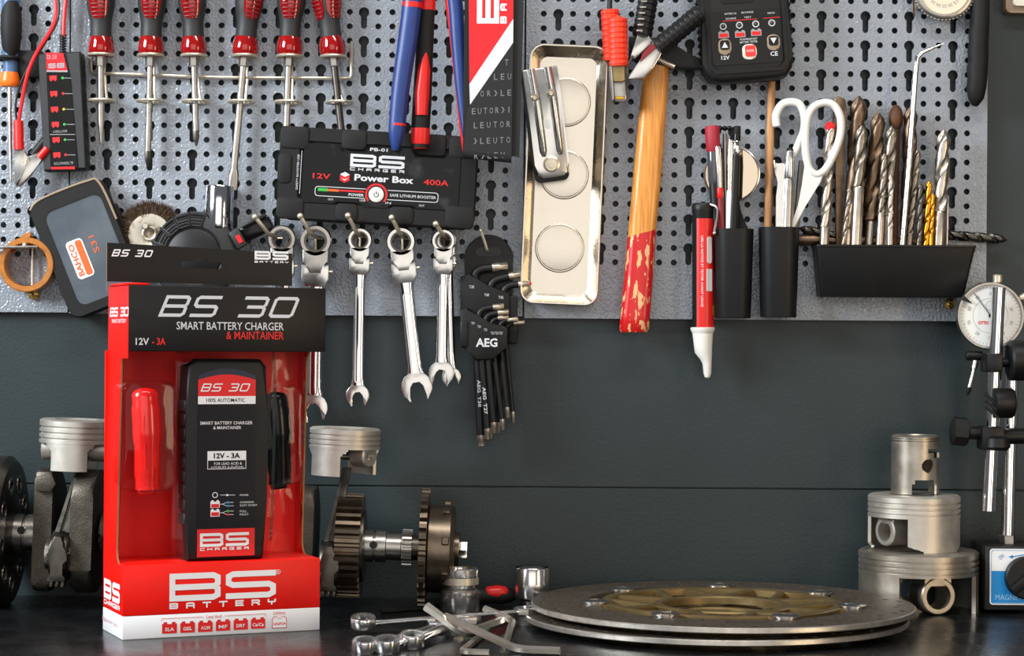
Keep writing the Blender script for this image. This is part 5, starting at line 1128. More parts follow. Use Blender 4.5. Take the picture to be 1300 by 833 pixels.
# ================================================================ cups and their contents
def cup(label, x0, x1, yt, yb, d):
    cx = (x0 + x1) / 2; t = T('tool_cup', label, 'cup', cx, yb, d, group='black tool cups'); w = x1 - x0; h = yb - yt
    lo = lambda k, z, r=20: [(p[0], p[1], z) for p in rr(0, 0, w * k, 44 * k, r * k, 5)]
    m = MB(); m.loft([lo(.86, 0), lo(.88, 1.5), lo(.99, h - 2), lo(1.0, h), lo(.90, h), lo(.88, h - 4), lo(.8, 6)]); t.P('body', m, 'black_plastic')
    m = MB(); m.box(-8, 8, 20, 26, h * .5, h * .7, 1, 1); t.P('mounting_tab', m, 'black_plastic'); return t
CD = 40.0
cup('black plastic cup holding pens, beside the voltage tester', 905, 956, 291, 404, CD); cup('black plastic cup holding scissors and a wooden stick', 962, 1014, 289, 403, CD)
def stick(nm, label, cat, pts, secs, d, group=None, flat=1.0, seg=14):
    if pts[1][1] > 345:
        f_ = (345.0 - pts[0][1]) / (pts[1][1] - pts[0][1]); pts = [pts[0], (pts[0][0] + (pts[1][0] - pts[0][0]) * f_, 345.0)]; secs = [(n_, a / f_, min(1, b / f_), r0, r1, ma) for (n_, a, b, r0, r1, ma) in secs]
    t = T(nm, label, cat, pts[0][0], pts[0][1], d, group=group)
    for (na_, a, b, r0, r1, ma) in secs:
        A = Vector(t.l3(*pts[0], 0)); B = Vector(t.l3(*pts[1], 0)); m = MB(); m.tube([A.lerp(B, a), A.lerp(B, a + (b - a) * .08), A.lerp(B, b - (b - a) * .08), A.lerp(B, b)], [r0 * .86, r0, r1, r1 * .86], seg, flat=flat, up=(1, 0, 0)); t.P(na_, m, ma)
    return t
stick('marker', 'marker with a rounded dark red end in the left cup', 'marker', [(904, 160), (914, 370)], [('cap', 0, .16, 9.5, 9, 'pink_red'), ('clear_sleeve', .12, .35, 8, 8, 'clear_grey'), ('barrel', .3, 1, 7, 6, 'black_plastic')], 38)
stick('pen', 'slim silver pen with red bands in the left cup', 'pen', [(911, 186), (922, 380)], [('barrel', 0, .28, 4, 4, 'satin_chrome'), ('red_band', .27, .34, 4.2, 4.2, 'red_plastic'), ('lower_barrel', .34, 1, 4, 3, 'dark_red')], 46)
t = stick('hex_driver', 'thin steel driver with a black ball top in the left cup', 'driver', [(920, 163), (925, 390)], [('shaft', .03, 1, 3.4, 3, 'steel')], 32)
for dx in (-6, 0, 6): m = MB(); m.ball((dx, 0, 0), 3.4); t.P('ball', m, 'black_gloss')
stick('pen', 'white pen with a chrome clip in the left cup', 'pen', [(928, 178), (924, 385)], [('clip', 0, .33, 4.6, 3.6, 'satin_chrome'), ('barrel', .3, 1, 4, 3.4, 'print_white')], 48)
t = stick('stylus_pen', 'black pen with a chrome band and rubber tip in the left cup', 'pen', [(936, 160), (928, 385)], [('rubber_tip', 0, .06, 4.4, 4.8, 'black_rubber'), ('cap', .045, .085, 4.8, 5, 'black_gloss'), ('band', .085, .165, 5, 5.6, 'chrome'), ('barrel', .165, 1, 5.6, 7, 'black_plastic')], 47)
t = T('inspection_mirror', 'round inspection mirror behind the pens in the left cup', 'mirror', 929, 221, 30, yaw=-14)
m = MB(); m.lathe([(0, 3), (34, 3), (36, 1), (36, -1), (34.5, -2), (33.5, -1), (0, -1)], 'y', (0, 0, 0), 56); t.P('frame', m, 'satin_chrome'); m = MB(); m.flat(circ(0, 0, 33.4, 48), -1.3); t.P('mirror_glass', m, 'mirror')
m = MB(); m.prism(t.L([(930, 250), (937, 250), (940, 270), (950, 292), (948, 380), (926, 380), (926, 292)]), 2, 9, 1.5, 2); t.P('handle', m, 'black_plastic')
stick('wooden_stick', 'thin round wooden stick standing in the right cup behind the tester', 'stick', [(980, 92), (974, 385)], [('rod', 0, 1, 4.8, 5, 'dowel')], 26, seg=16)
stick('scalpel_handle', 'round steel pen with a dark top standing in the right cup', 'pen', [(1003, 188), (997, 385)], [('top', 0, .03, 4, 5, 'black_plastic'), ('barrel', .02, .2, 6.2, 7, 'satin_chrome'), ('lower_barrel', .2, 1, 7.2, 6.4, 'steel')], 46)
t = T('bottle_opener', 'flat steel tool with a hooked end next to the wooden stick', 'tool', 990, 240, 46); m = MB(); m.prism(t.L([(982, 203), (986, 209), (994, 206), (997, 212), (995, 225), (996, 380), (984, 380), (985, 250), (988, 232), (984, 224), (983, 214)]), -2, 2, 1, 1); t.P('blade', m, 'satin_chrome')
stick('file', 'narrow brownish steel bar leaning against the scissors', 'file', [(1018, 204), (1004, 385)], [('bar', 0, 1, 4.4, 4, 'dark_steel')], 44, flat=.5, seg=8)
t = T('scissors', 'scissors with white handles standing in the right cup', 'scissors', 1015, 200, 38)
lp = [(986, 160), (985, 146), (992, 133), (1003, 129), (1015, 132), (1021, 146), (1021, 164), (1016, 178), (1010, 192), (1004, 200)]
m = MB(); m.tube([t.l3(x, y, 4) for x, y in [(p[0], p[1]) for p in spline([(a, b, 0) for a, b in lp], 5)]], 5, 12, flat=.7, up=(0, 0, 1)); t.P('handle_loop', m, 'white_plastic')
lp2 = [(1021, 176), (1023, 152), (1031, 137), (1044, 131), (1057, 134), (1065, 148), (1066, 168), (1060, 190), (1048, 214), (1036, 222), (1026, 214), (1022, 196)]
q = [spline([(a, b, 0) for a, b in lp2 + lp2[:1]], 5)][0][:-1]; m = MB(); m.tube([t.l3(p[0], p[1], -6) for p in q], 5, 12, closed=True); t.P('handle_loop', m, 'white_plastic')
m = MB(); m.prism(t.L([(1020, 205), (1026, 216), (1036, 224), (1050, 212), (1040, 232), (1022, 262), (1008, 292), (1002, 300), (998, 300), (1012, 262), (1019, 235)]), -9, -3, 2, 2); t.P('handle_arm', m, 'white_plastic')
m = MB(); m.prism(t.L([(1002, 196), (1010, 190), (1008, 220), (1010, 300), (1000, 300), (1000, 230)]), 1, 7, 2, 2); t.P('handle_arm', m, 'white_plastic'); m = MB(); m.prism(t.L([(1000, 296), (1008, 296), (996, 385), (988, 385)]), -6, -4, .5, 1); t.P('scissor_blade', m, 'satin_chrome'); m = MB(); m.prism(t.L([(1000, 296), (1009, 296), (1004, 388), (999, 388)]), 2, 4, .5, 1); t.P('scissor_blade', m, 'satin_chrome')
# ---------------------------------------------------------------- voltage tester pen
t = T('voltage_tester', 'black and red voltage tester pen with a white tip hanging below the panel', 'voltage tester', 892, 340, 36, roll=-.4)
m = MB(); m.lathe([(0, -78), (13, -78), (13.4, -76), (13.4, 70), (14, 72), (14, 79), (12, 82), (0, 82)], 'z', (0, 0, 0), 32); t.P('barrel', m, 'black_plastic')
m = MB(); n = 14
def arcl(r, z): return [(r * math.sin(a), -r * math.cos(a), z) for a in [math.radians(-38 + 130 * k / n) for k in range(n + 1)]] + [((r - 1) * math.sin(a), -(r - 1) * math.cos(a), z) for a in [math.radians(92 - 130 * k / n) for k in range(n + 1)]]
m.loft([arcl(13.9, -77), arcl(13.9, 62)]); lb = t.P('red_label', m, 'red_plastic')
m = MB(); m.X = Matrix.Rotation(math.radians(-8), 4, 'Z'); m.text('LIRE LA NOTICE ET TESTER AVANT USAGE', 0, -5, 90, 3, -14.1, rot=-90); m.home(); t.P('lettering', m, 'print_white', lb)
m = MB(); m.X = Matrix.Rotation(math.radians(32), 4, 'Z'); m.prism(rr(0, 22, 6.5, 34, 3), -14.6, -13.2); m.prism(rr(0, -16, 8, 28, .6), -14.3, -13.2); t.P('sticker', m, 'print_silver', lb); m = MB(); m.X = Matrix.Rotation(math.radians(70), 4, 'Z'); m.flat([(-4, -60), (4, -60), (4, -48), (-4, -48)], -14.1); t.P('sticker', m, 'print_yellow', lb)
m = MB(); m.lathe([(0, -84), (12.6, -84), (15.4, -79), (15.6, -76), (13.4, -75.5), (0, -75.5)], 'z', (0, 0, 0), 32)
sec = lambda z, cx, rx, ry: [(cx + rx * math.cos(q_), ry * math.sin(q_), z) for q_ in [2 * math.pi * k / 20 for k in range(20)]]
m.loft([sec(-83, 0, 13.2, 13), sec(-100, .5, 11.6, 11.5), sec(-108, 1, 11, 10), sec(-116, 4, 7.5, 8), sec(-122, 5.5, 5.8, 6.5), sec(-134, 6, 5, 5), sec(-139, 6, 3.4, 3.4), sec(-140.5, 6, .8, .8)]); t.P('tip', m, 'white_plastic')
m = MB(); m.tube(spline([(8, -8, 80), (16, -12, 76), (17, -15, 66), (13, -19, 44)]), 1.8, 8); m.ball((13, -19, 43), 2.6); t.P('clip', m, 'satin_chrome')
# ================================================================ drill bits and their bin
t = T('drill_bin', 'wide black plastic bin full of drill bits on the right panel', 'bin', 1129, 378, 16)
m = MB(); bl_ = t.L([(1036, 378), (1216, 378)]); tl = t.L([(1030, 313), (1228, 313)]); zb, zt = bl_[0][1], tl[0][1]
lo = lambda x0, x1, y0, y1, z, r=4: [(p[0], p[1], z) for p in rr((x0 + x1) / 2, (y0 + y1) / 2, x1 - x0, y1 - y0, r, 3)]
xb0, xb1, xt0, xt1 = bl_[0][0], bl_[1][0], tl[0][0], tl[1][0]
m.loft([lo(xb0 + 1, xb1 - 1, -38, -1, zb), lo(xb0, xb1, -39, 0, zb + 1.5), lo(xt0, xt1, -47, 0, zt - 3), lo(xt0 - 1, xt1 + 1, -48.5, 0, zt - 2.5), lo(xt0 - 1, xt1 + 1, -48.5, 0, zt), lo(xt0 + 2, xt1 - 2, -45, -2, zt), lo(xb0 + 3, xb1 - 3, -36, -3, zb + 3)]); t.P('body', m, 'black_plastic')
def drill(label, x0, y0, x1, y1, r, d, ma, flute=.7, shank_ma=None, nm='drill_bit', turns=None, tip_ma=None, shank_r=None):
    r *= 1.12; t = T(nm, label, 'drill bit', x1, y1, d, group='drill bits in the bin'); A = Vector(t.l3(x0, y0, 0)); B = Vector((0, 0, 0)); v = B - A; L_ = v.length; dv = v / L_
    u = Vector((0, 1, 0)); w = dv.cross(u).normalized(); u = w.cross(dv)
    n = 20; Lf = L_ * flute; turns = turns or Lf / (r * 10.5); steps = max(14, int(turns * 16)); loops = []
    for k in range(steps + 1):
        f = k / steps; p = A + dv * (Lf * f); tw = 2 * math.pi * turns * f; lp = []; rad = r * min(1, .12 + f * Lf / (r * 1.1))
        for j in range(n):
            q = 2 * math.pi * j / n; g = math.cos(2 * q); rr_ = rad * (1 - .42 * max(0, g) ** 1.3 if g > 0 else 1); lp.append(p + (u * math.cos(q + tw) + w * math.sin(q + tw)) * rr_)
        loops.append(lp)
    m = MB(); m.loft(loops); t.P('fluted_body', m, ma, ang=40)
    m = MB(); sr = shank_r or r * .92; m.tube([A + dv * Lf, A + dv * (Lf + 2), B - dv, B + dv * 14], [r * .8, sr, sr, sr * .9], 14); t.P('shank', m, shank_ma or ma)
    if tip_ma: m = MB(); m.tube([A - dv * 1, A + dv * 4, A + dv * 9], [r * .5, r * 1.02, r * .9], 12); t.P('painted_tip', m, tip_ma)
    return t
yb = 332
drill('small steel drill bit with a red painted tip seen through the white scissor handle', 1053, 156, 1045, yb, 6, 38, 'drill_bright', .75, 'drill_bright', tip_ma='print_red')
drill('thick brown drill bit with the tallest tip of the bin', 1089, 122, 1080, yb, 10, 30, 'drill_brown', .8)
drill('bright drill bit standing in front of the tallest brown one', 1093, 159, 1085, yb, 7.2, 46, 'drill_grey', .45, 'drill_bright')
drill('thin drill bit leaning left of the bright one', 1078, 238, 1069, yb, 3.2, 50, 'drill_grey', .8)
drill('medium brown drill bit with shiny facets', 1114, 143, 1101, yb, 8.6, 36, 'drill_brown', .72, 'drill_bright', shank_r=5)
drill('narrow drill bit with a collar between two thicker ones', 1122, 195, 1115, yb, 4.2, 50, 'drill_grey', .55, 'drill_bright')
drill('medium grey drill bit in front of the brown oval burr', 1131, 160, 1124, yb, 7, 42, 'drill_grey', .66)
drill('thin bright drill bit at the foot of the medium grey one', 1130, 222, 1129, yb, 3.6, 50, 'drill_bright', .6, 'drill_bright')
drill('dark brown drill bit behind the bent steel pick', 1155, 135, 1150, yb, 8.2, 32, 'drill_brown', .75)
drill('slim dark drill bit right of the bent steel pick', 1164, 190, 1152, yb, 4.6, 44, 'drill_grey', .75)
drill('thin dark drill bit left of the gold ones', 1168, 232, 1166, yb, 3.6, 50, 'dark_steel', .75)
drill('larger gold coated drill bit', 1179, 230, 1174, yb, 3.9, 48, 'drill_gold', .8)
drill('smaller gold coated drill bit', 1184, 246, 1181, yb, 2.6, 52, 'drill_gold', .6)
drill('pale long-twist drill bit at the right end of the bin', 1197, 165, 1190, yb, 8.4, 44, 'drill_bright', .62, 'drill_bright', turns=1.1)
t = stick('pin_punch', 'thin steel rod standing right of the pale drill bit', 'punch', [(1203, 258), (1202, 345)], [('rod', 0, 1, 1.8, 1.8, 'drill_bright')], 40)
t = T('spade_bit', 'flat rusty brown bit behind the white scissor handle', 'drill bit', 1063, 345, 26); m = MB(); m.prism(t.L([(1056, 128), (1062, 122), (1071, 126), (1073, 140), (1069, 240), (1068, 345), (1060, 345), (1060, 240)]), -4, 4, 1.5, 2); t.P('blade', m, 'drill_brown')
t = T('rotary_burr', 'brown oval burr on a thin shaft in the middle of the bin', 'burr', 1134, 345, 30); c = t.l(1136, 150); m = MB(); m.ball((c[0], 0, c[1]), 9.2, 9.2, 17, 20, 12); t.P('burr_head', m, 'rust_brown'); m = MB(); m.tube([t.l3(1136, 164, 0), t.l3(1134, 345, 0)], 5, 12); t.P('shaft', m, 'rust_brown')
t = T('hook_pick', 'polished steel pick with a bent pointed end rising above the drill bits', 'pick', 1145, 345, 50)
pp = [(1144, 330), (1145, 312), (1152, 220), (1161, 85), (1162.5, 73), (1168, 66.5), (1180, 61.5), (1196, 54.5)]; m = MB(); m.tube([t.l3(x, y, 0) for x, y in pp], [3.8, 3.8, 3.9, 3.6, 3.4, 3.0, 2.2, .6], 14); t.P('rod', m, 'chrome')
def lie_drill(label, xa, ya, xb, yb_, r, d, ma):
    t = T('drill_bit', label, 'drill bit', (xa + xb) / 2, (ya + yb_) / 2, d); A = Vector(t.l3(xb, yb_, 0)); B = Vector(t.l3(xa, ya, 0)); v = B - A; L_ = v.length; dv = v / L_; u = Vector((0, 1, 0)); w = dv.cross(u).normalized(); loops = []
    for k in range(41):
        f = k / 40; tw = 4.5 * math.pi * f; rad = r * min(1, .15 + f * L_ / (r * 1.6)); loops.append([A + dv * L_ * f + (u * math.cos(q + tw) + w * math.sin(q + tw)) * rad * (1 - .42 * max(0, math.cos(2 * q)) ** 1.3) for q in [2 * math.pi * j / 18 for j in range(18)]])
    m = MB(); m.loft(loops); t.P('fluted_body', m, ma); return t
lie_drill('drill bit lying sideways behind the bin, its tip past the panel edge', 1196, 298, 1279, 304, 6.5, 20.5, 'dark_steel')
lie_drill('dark drill bit lying flat across the left end of the bin', 1086, 304, 1014, 290, 5.5, 24, 'dark_steel')
t = T('steel_bar', 'rusty round steel bar lying behind the left end of the bin', 'bar', 1070, 305, 21); m = MB(); m.tube([t.l3(1011, 305, 0), t.l3(1013, 305, 0), t.l3(1030, 305, 0), t.l3(1180, 308, 0)], [6, 7.2, 7.2, 7], 16); t.P('rod', m, 'drill_brown')
def brass_screw(label, px, py, d, r):
    t = T('brass_screw', label, 'screw', px, py, d); m = MB(); m.lathe([(2.5, 10), (2.5, 0), (r, -1), (r, -2.5), (r * .7, -4), (0, -4.4)], 'y', (0, 0, 0), 20); t.P('head', m, 'brass')
    for a in (20, 110): m = MB(); m.X = Matrix.Rotation(math.radians(a), 4, 'Y'); m.box(-r * .65, r * .65, -4.9, -3.6, -.8, .8); t.P('cross_slot', m, 'dark_steel')
brass_screw('brass screw head beneath the amber tape roll', 43, 374, 17, 6.5); brass_screw('brass screw head below the right end of the drill bin', 1205.5, 385.5, 17, 6.5); brass_screw('brass screw head beside the right top corner of the drill bin', 1232, 317, 19, 6)
# ================================================================ right top corner
t = T('dial_instrument', 'round cream dial instrument with a knurled bezel at the top right', 'gauge', 1196, -12, 22)
m = MB(); m.lathe([(0, 6), (35, 6), (37, 2), (37, -8), (39, -9), (39, -15), (36, -17), (33, -17), (32, -14), (0, -14)], 'y', (0, 0, 0), 72); t.P('case', m, 'steel')
for k in range(26):
    a = math.radians(180 + 180 * (k + .5) / 26); m = MB(); m.X = Matrix.Rotation(-a, 4, 'Y'); m.box(38, 40.5, -15, -9, -1.3, 1.3, .4, 1); t.P('knurl', m, 'steel')
m = MB(); m.flat(circ(0, 0, 32, 48), -14.4); fc = t.P('dial_face', m, 'dial_cream'); m = MB()
for k in range(7):
    a = math.radians(120 + 20 * k); m.text(str(10 + 5 * k), 22 * math.sin(a), 22 * math.cos(a), 6, 4, -14.7, rot=180 - 120 - 20 * k + 180)
t.P('numerals', m, 'print_grey', fc); m = MB(); a = t.l(1162, 8); m.lathe([(3, -14), (4, -10), (4, 8)], 'y', (a[0] + 3, 0, a[1]), 14); t.P('screw', m, 'galvanised')
m = MB(); m.tube([t.l3(1157, -30, -2), t.l3(1159, 0, -2), t.l3(1160.5, 22, -2)], 1.1, 6); t.P('pin', m, 'rust_brown')
t = T('rubber_handle', 'long black rubber tool handle hanging at the right edge of the panel', 'handle', 1240, 135, 32)
loops = []
for z, x0, x1 in ((0, -3, 1), (2, -7, 3), (10, -11, 9), (24, -13.5, 12), (36, -12, 13), (48, -13, 13.5), (58, -11, 14), (70, -12.5, 14), (82, -10.5, 14), (94, -11, 14.5), (104, -8.5, 15), (130, -8, 15.5), (180, -8, 16), (230, -6, 14)):
    cx, rx = (x0 + x1) / 2, (x1 - x0) / 2; loops.append([(cx + rx * math.cos(q), min(rx, 13) * math.sin(q), z) for q in [2 * math.pi * k / 22 for k in range(22)]])
m = MB(); m.loft(loops); t.P('grip', m, 'black_rubber', ang=60)
t = T('wall_switch', 'corner of a cream plastic switch box at the top right corner', 'switch', 1300, -10, 1)
m = MB(); m.prism(rr(2, 0, 58, 58, 5), -18, 0, 2, 2); t.P('box', m, 'tan_plastic'); m = MB(); m.prism(rr(3, 2, 44, 46, 4), -24, -16, 2, 2); t.P('cover', m, 'cream_plastic'); m = MB(); c = t.l(1298, -3); m.lathe([(4, -25), (4, -20)], 'y', (c[0], 0, c[1]), 14); t.P('rocker', m, 'black_gloss')
# ================================================================ left lower tools
t = T('tool_case', 'dark rectangular tool case with grey lid and orange label, hanging tilted', 'case', 114, 316, 18, roll=-22)
m = MB(); m.prism(rr(0, 0, 100, 158, 14), -22, 0, 4, 3); t.P('shell', m, 'black_rubber'); m = MB(); m.ring(rr(0, 0, 97, 155, 13), rr(3, -3, 76, 126, 12), -25, -20); t.P('frame', m, 'black_rubber')
m = MB(); m.prism(rr(3, -3, 77, 127, 12), -23.4, -20); ld = t.P('lid', m, 'case_lid')
m = MB(); m.box(48, 55, -18, -6, 8, 40, 2, 2); t.P('latch', m, 'black_rubber'); m = MB(); m.tube(spline([(-48, -24, 70), (-30, -25, 78), (30, -25, 78), (46, -25, 70), (49, -24, 20)]), 1.6, 8); t.P('seam', m, 'tan_plastic')
c = t.l(106.5, 329.5); m = MB(); m.prism(rr(c[0], c[1], 22, 50, 5), -24, -23); lb = t.P('label', m, 'print_white')
m = MB(); m.flat(rr(c[0] + 5, c[1], 8.5, 46, 3), -24.3); m.text('BAHCO', c[0] - 5, c[1], 42, 7.5, -24.3, rot=90, bold=.03); d_ = t.l(124, 311); m.text('S31', d_[0], d_[1], 22, 7, -23.8, rot=90); t.P('lettering', m, 'print_orange', lb)
t = T('tape_roll', 'amber adhesive tape roll hanging on a wire peg at the left', 'tape', 39, 337, 18)
m = MB(); m.lathe([(27, 0), (34.5, 0), (34.5, -26), (33.5, -27), (28, -27), (27, -26)], 'y', (0, 0, 0), 56, closed=True); t.P('roll', m, 'tape_amber'); m = MB(); m.prism(t.L([(30, 303), (38, 297), (44, 296), (44, 301), (40, 304)]), -24, -4, .5, 1); t.P('loose_end', m, 'tape_amber')
t = T('peg_hook', 'double wire peg carrying the amber tape roll', 'hook', 39, 315, 16); m = MB(); m.tube([t.l3(39, 312, 0), t.l3(39, 312, -38)], 2.4, 8); t.P('prong', m, 'galvanised'); m = MB(); m.tube([t.l3(-20, 318, -36), t.l3(0, 316, -36), t.l3(55, 315, -36)], 2.0, 8); m.ball(t.l3(3, 313, -38), 4); t.P('cross_bar', m, 'steel'); m = MB(); m.tube([t.l3(43, 316, -8), t.l3(43, 362, -8)], 1.7, 8); t.P('prong', m, 'galvanised')
t = T('wire_brush', 'round brown wire brush wheel with a steel centre behind the boxed charger', 'brush', 191, 299, 26)
m = MB(); m.lathe([(29, 0), (29, -4), (27, -7), (12, -8), (8, -6), (0, -6)], 'y', (0, 0, 0), 40); t.P('steel_disc', m, 'worn_steel'); m = MB(); c = t.l(187, 288); m.lathe([(5, -6), (5, -15), (3, -17), (0, -17)], 'y', (c[0], 0, c[1]), 14); m.torus((0, -8, 2), 8, 2, 'y', 24, 8); t.P('bolt', m, 'worn_steel')
m = MB()
for k in range(1500):
    a = random.uniform(0, 2 * math.pi); y0 = random.uniform(-8, 4); r0 = random.uniform(26, 34); r1 = random.uniform(42, 47.5); b = a + random.uniform(-.07, .07); y1 = y0 + random.uniform(-5, 3); w = .8
    A = Vector((r0 * math.sin(a), y0, r0 * math.cos(a))); B = Vector((r1 * math.sin(b), y1, r1 * math.cos(b))); s_ = Vector((math.cos(a), 0, -math.sin(a))) * w; f_ = Vector((0, -w, 0))
    m.put([A - s_, A + s_, A + f_, B], [(0, 1, 3), (1, 2, 3), (2, 0, 3)])
m.lathe([(26, 4), (38, 4), (38, -6), (26, -6)], 'y', (0, 0, 0), 40, closed=True); t.P('bristles', m, 'bristle', kind='stuff')
t = T('tape_measure', 'round black ribbed rubber tool case behind the boxed charger', 'tape measure', 247, 325, 44)
m = MB(); m.lathe([(0, 18), (52, 18), (56, 14), (57, 6), (55, -4), (48, -9), (38, -11), (35, -8), (33, -7), (0, -7)], 'y', (0, 0, 0), 64); t.P('case', m, 'grip_grey'); m = MB(); m.lathe([(34, -7), (34, -9.5), (32, -11), (0, -11)], 'y', (0, 0, 0), 48); t.P('cover', m, 'black_plastic')
for k in range(4):
    for j in range(4):
        a0 = math.radians(-70 + 22 * k); rs = 41 + 3.8 * j; y = -10.5 + j * 1.1; n = 6
        q = [(rs * math.sin(a0 + math.radians(18) * i / n), y - .4, rs * math.cos(a0 + math.radians(18) * i / n)) for i in range(n + 1)]; m = MB(); m.tube(q, 1.3, 6); t.P('rib', m, 'black_rubber')
for s in range(5): a = math.radians(-73 + 22 * s); m = MB(); m.tube([(38 * math.sin(a), -11.5, 38 * math.cos(a)), (50 * math.sin(a), -9, 50 * math.cos(a)), (56 * math.sin(a), -3, 56 * math.cos(a))], 1.3, 6); t.P('seam', m, 'black_rubber')
m = MB(); c = t.l(303, 303); m.X = Matrix.Translation((c[0], -6, c[1])) @ Matrix.Rotation(math.radians(-30), 4, 'Y'); m.box(-7, 7, -6, 6, -12, 12, 2, 2); t.P('end_block', m, 'grip_grey'); m = MB(); m.X = Matrix.Translation((c[0] + .5, -6, c[1])) @ Matrix.Rotation(math.radians(-30), 4, 'Y'); m.box(-2, 4, -7.2, -5, -7, 4, .5, 1); t.P('red_tag', m, 'print_red')
t = T('socket', 'tall chrome socket standing above the round black case', 'socket', 277, 290, 36, roll=1.5)
m = MB(); m.lathe([(0, 0), (18, 0), (18.5, 2), (18.5, 52), (17.5, 54), (13, 54), (12, 52), (12, 40), (0, 40)], 'z', (0, 0, 0), 12 * 4); t.P('body', m, 'chrome')
t = T('cable_plug', 'black plastic plug hanging tilted on a peg right of the round black case', 'plug', 325, 291, 40, roll=-27)
m = MB(); m.box(-24, 22, -10, 8, -10, 9, 3, 2); t.P('body', m, 'black_gloss'); m = MB(); m.box(-14, 20, -12, 8, 7, 12, 2, 2); t.P('lever', m, 'black_plastic'); m = MB(); m.box(-28, -23, -6, 4, -9, -3, 1, 1); t.P('contact', m, 'brass')
# ================================================================ hanging ratchet wrenches on pegs
def hang_wrench(label, x, y, R, xe, ye, we, d, ma, dark=False, nm='ratchet_wrench', jaw=0):
    L_ = math.hypot(xe - x, ye - y); roll = -math.degrees(math.atan2(xe - x, ye - y)); t = T(nm, label, 'wrench', x, y, d, roll=roll, group='ratchet wrenches hanging on pegs')
    th_ = 6.0
    m = MB(); m.lathe([(R * .66, th_), (R * .92, th_), (R, th_ - 2), (R, -th_ + 2), (R * .92, -th_), (R * .66, -th_)], 'y', (0, 0, 0), 40, closed=True); hd2 = t.P('ring_head', m, 'steel' if dark else ma)
    m = MB(); n = 36; lo = lambda k, y: [(R * k * (1 + .05 * math.cos(12 * 2 * math.pi * i / n)) * math.cos(2 * math.pi * i / n), y, R * k * (1 + .05 * math.cos(12 * 2 * math.pi * i / n)) * math.sin(2 * math.pi * i / n)) for i in range(n)]
    ci = lambda k, y: [(R * k * math.cos(2 * math.pi * i / n), y, R * k * math.sin(2 * math.pi * i / n)) for i in range(n)]
    m.loft([ci(.72, th_ - 1), ci(.72, -th_ - .6), lo(.58, -th_ - .6), lo(.58, th_ - 1)], closed=True); t.P('ratchet_ring', m, 'dark_steel', hd2)
    w = R * .86
    m = MB(); m.prism([(-w * .95, -R * .55), (w * .95, -R * .55), (w * .9, -R * 1.35), (w * .5, -R * 1.5), (w * .45, -R * 2.05), (-w * .45, -R * 2.05), (-w * .5, -R * 1.5), (-w * .9, -R * 1.35)], -th_, th_, 1.5, 2, both=True); t.P('neck', m, 'steel' if dark else ma)
    m = MB(); m.prism([(-w, -R * 1.45), (-w * .52, -R * 1.5), (-w * .5, -R * 2.1), (w * .5, -R * 2.1), (w * .52, -R * 1.5), (w, -R * 1.45), (w * 1.0, -R * 2.4), (w * .7, -R * 2.85), (-w * .7, -R * 2.85), (-w * 1.0, -R * 2.4)], -th_ - 1, th_ + 1, 2, 2, both=True); t.P('yoke', m, ma)
    m = MB(); m.tube([(-w * .8, 0, -R * 1.9), (w * 1.25, 0, -R * 1.9)], 1.8, 8); t.P('hinge_pin', m, 'galvanised')
    m = MB(); loops = []
    for f, a, b in ((0, w * .66, 5), (.06, w * .58, 5), (.5, w * .56, 4.6), (.92, w * .56, 4.2), (1, w * .7, 4)):
        z = -R * 2.8 + (-L_ + we * .42 + R * 2.8) * f; loops.append([(a * math.copysign(abs(math.cos(q)) ** .85, math.cos(q)), b * 1.15 * math.copysign(abs(math.sin(q)) ** .9, math.sin(q)), z) for q in [2 * math.pi * k / 24 for k in range(24)]])
    m.loft(loops); sh = t.P('shank', m, 'chrome')
    m = MB(); zc = (-R * 2.8 - L_) / 2; hl_ = (L_ - R * 2.8) * .40; m.ring(rr(0, zc, w * .62, hl_ * 2, w * .3, 5), rr(0, zc, w * .46, hl_ * 2 - 2, w * .22, 5), -6.2, -4.0); t.P('panel_edge', m, ma, sh)
    q = we / 2; ja = math.radians(jaw); m = MB(); m.X = Matrix.Translation((0, 0, -L_)) @ Matrix.Rotation(ja, 4, 'Y'); n = 14; po = []
    for k in range(n + 1): a = math.radians(-58 + 296 * k / n); po.append((q * math.cos(a), q * math.sin(a)))
    iw = q * .48; po += [(-iw, -q * 1.02), (-iw, q * .05), (-iw * .5, q * .35), (iw * .5, q * .35), (iw, q * .05), (iw, -q * 1.02)]
    m.prism(po, -4, 4, 1.2, 2, both=True); t.P('open_end', m, ma); return t
WD = 46.0
hang_wrench('dark ratchet wrench mostly hidden behind the boxed charger, only its ring showing', 358, 304, 18, 362, 505, 38, WD, 'satin_chrome', True)
hang_wrench('ratchet wrench with a dark ring and bright yoke beside the boxed charger', 401, 306, 20.5, 399, 518, 38, WD, 'satin_chrome', True, jaw=-12)
hang_wrench('slim straight ratchet wrench, second wrench right of the boxed charger', 457, 305, 15.5, 455.5, 502, 30, WD, 'satin_chrome', jaw=-6)
hang_wrench('largest ratchet wrench, leaning with its open jaw to the lower right', 509, 307, 18.5, 530.5, 491, 40, WD + 4, 'satin_chrome', jaw=-4)
hang_wrench('short ratchet wrench just left of the hex key holder, in front of another', 563, 306, 15, 561.5, 474, 33, WD + 8, 'satin_chrome', jaw=10)
hang_wrench('narrow ratchet wrench half hidden behind the short one', 567, 306, 13, 574, 478, 25, WD - 14, 'satin_chrome', jaw=-8)
pegw = ['above the hidden dark wrench', 'through the dark-ringed wrench', 'through the slim straight wrench', 'through the largest wrench', 'through the short wrench', 'holding the hex key holder']
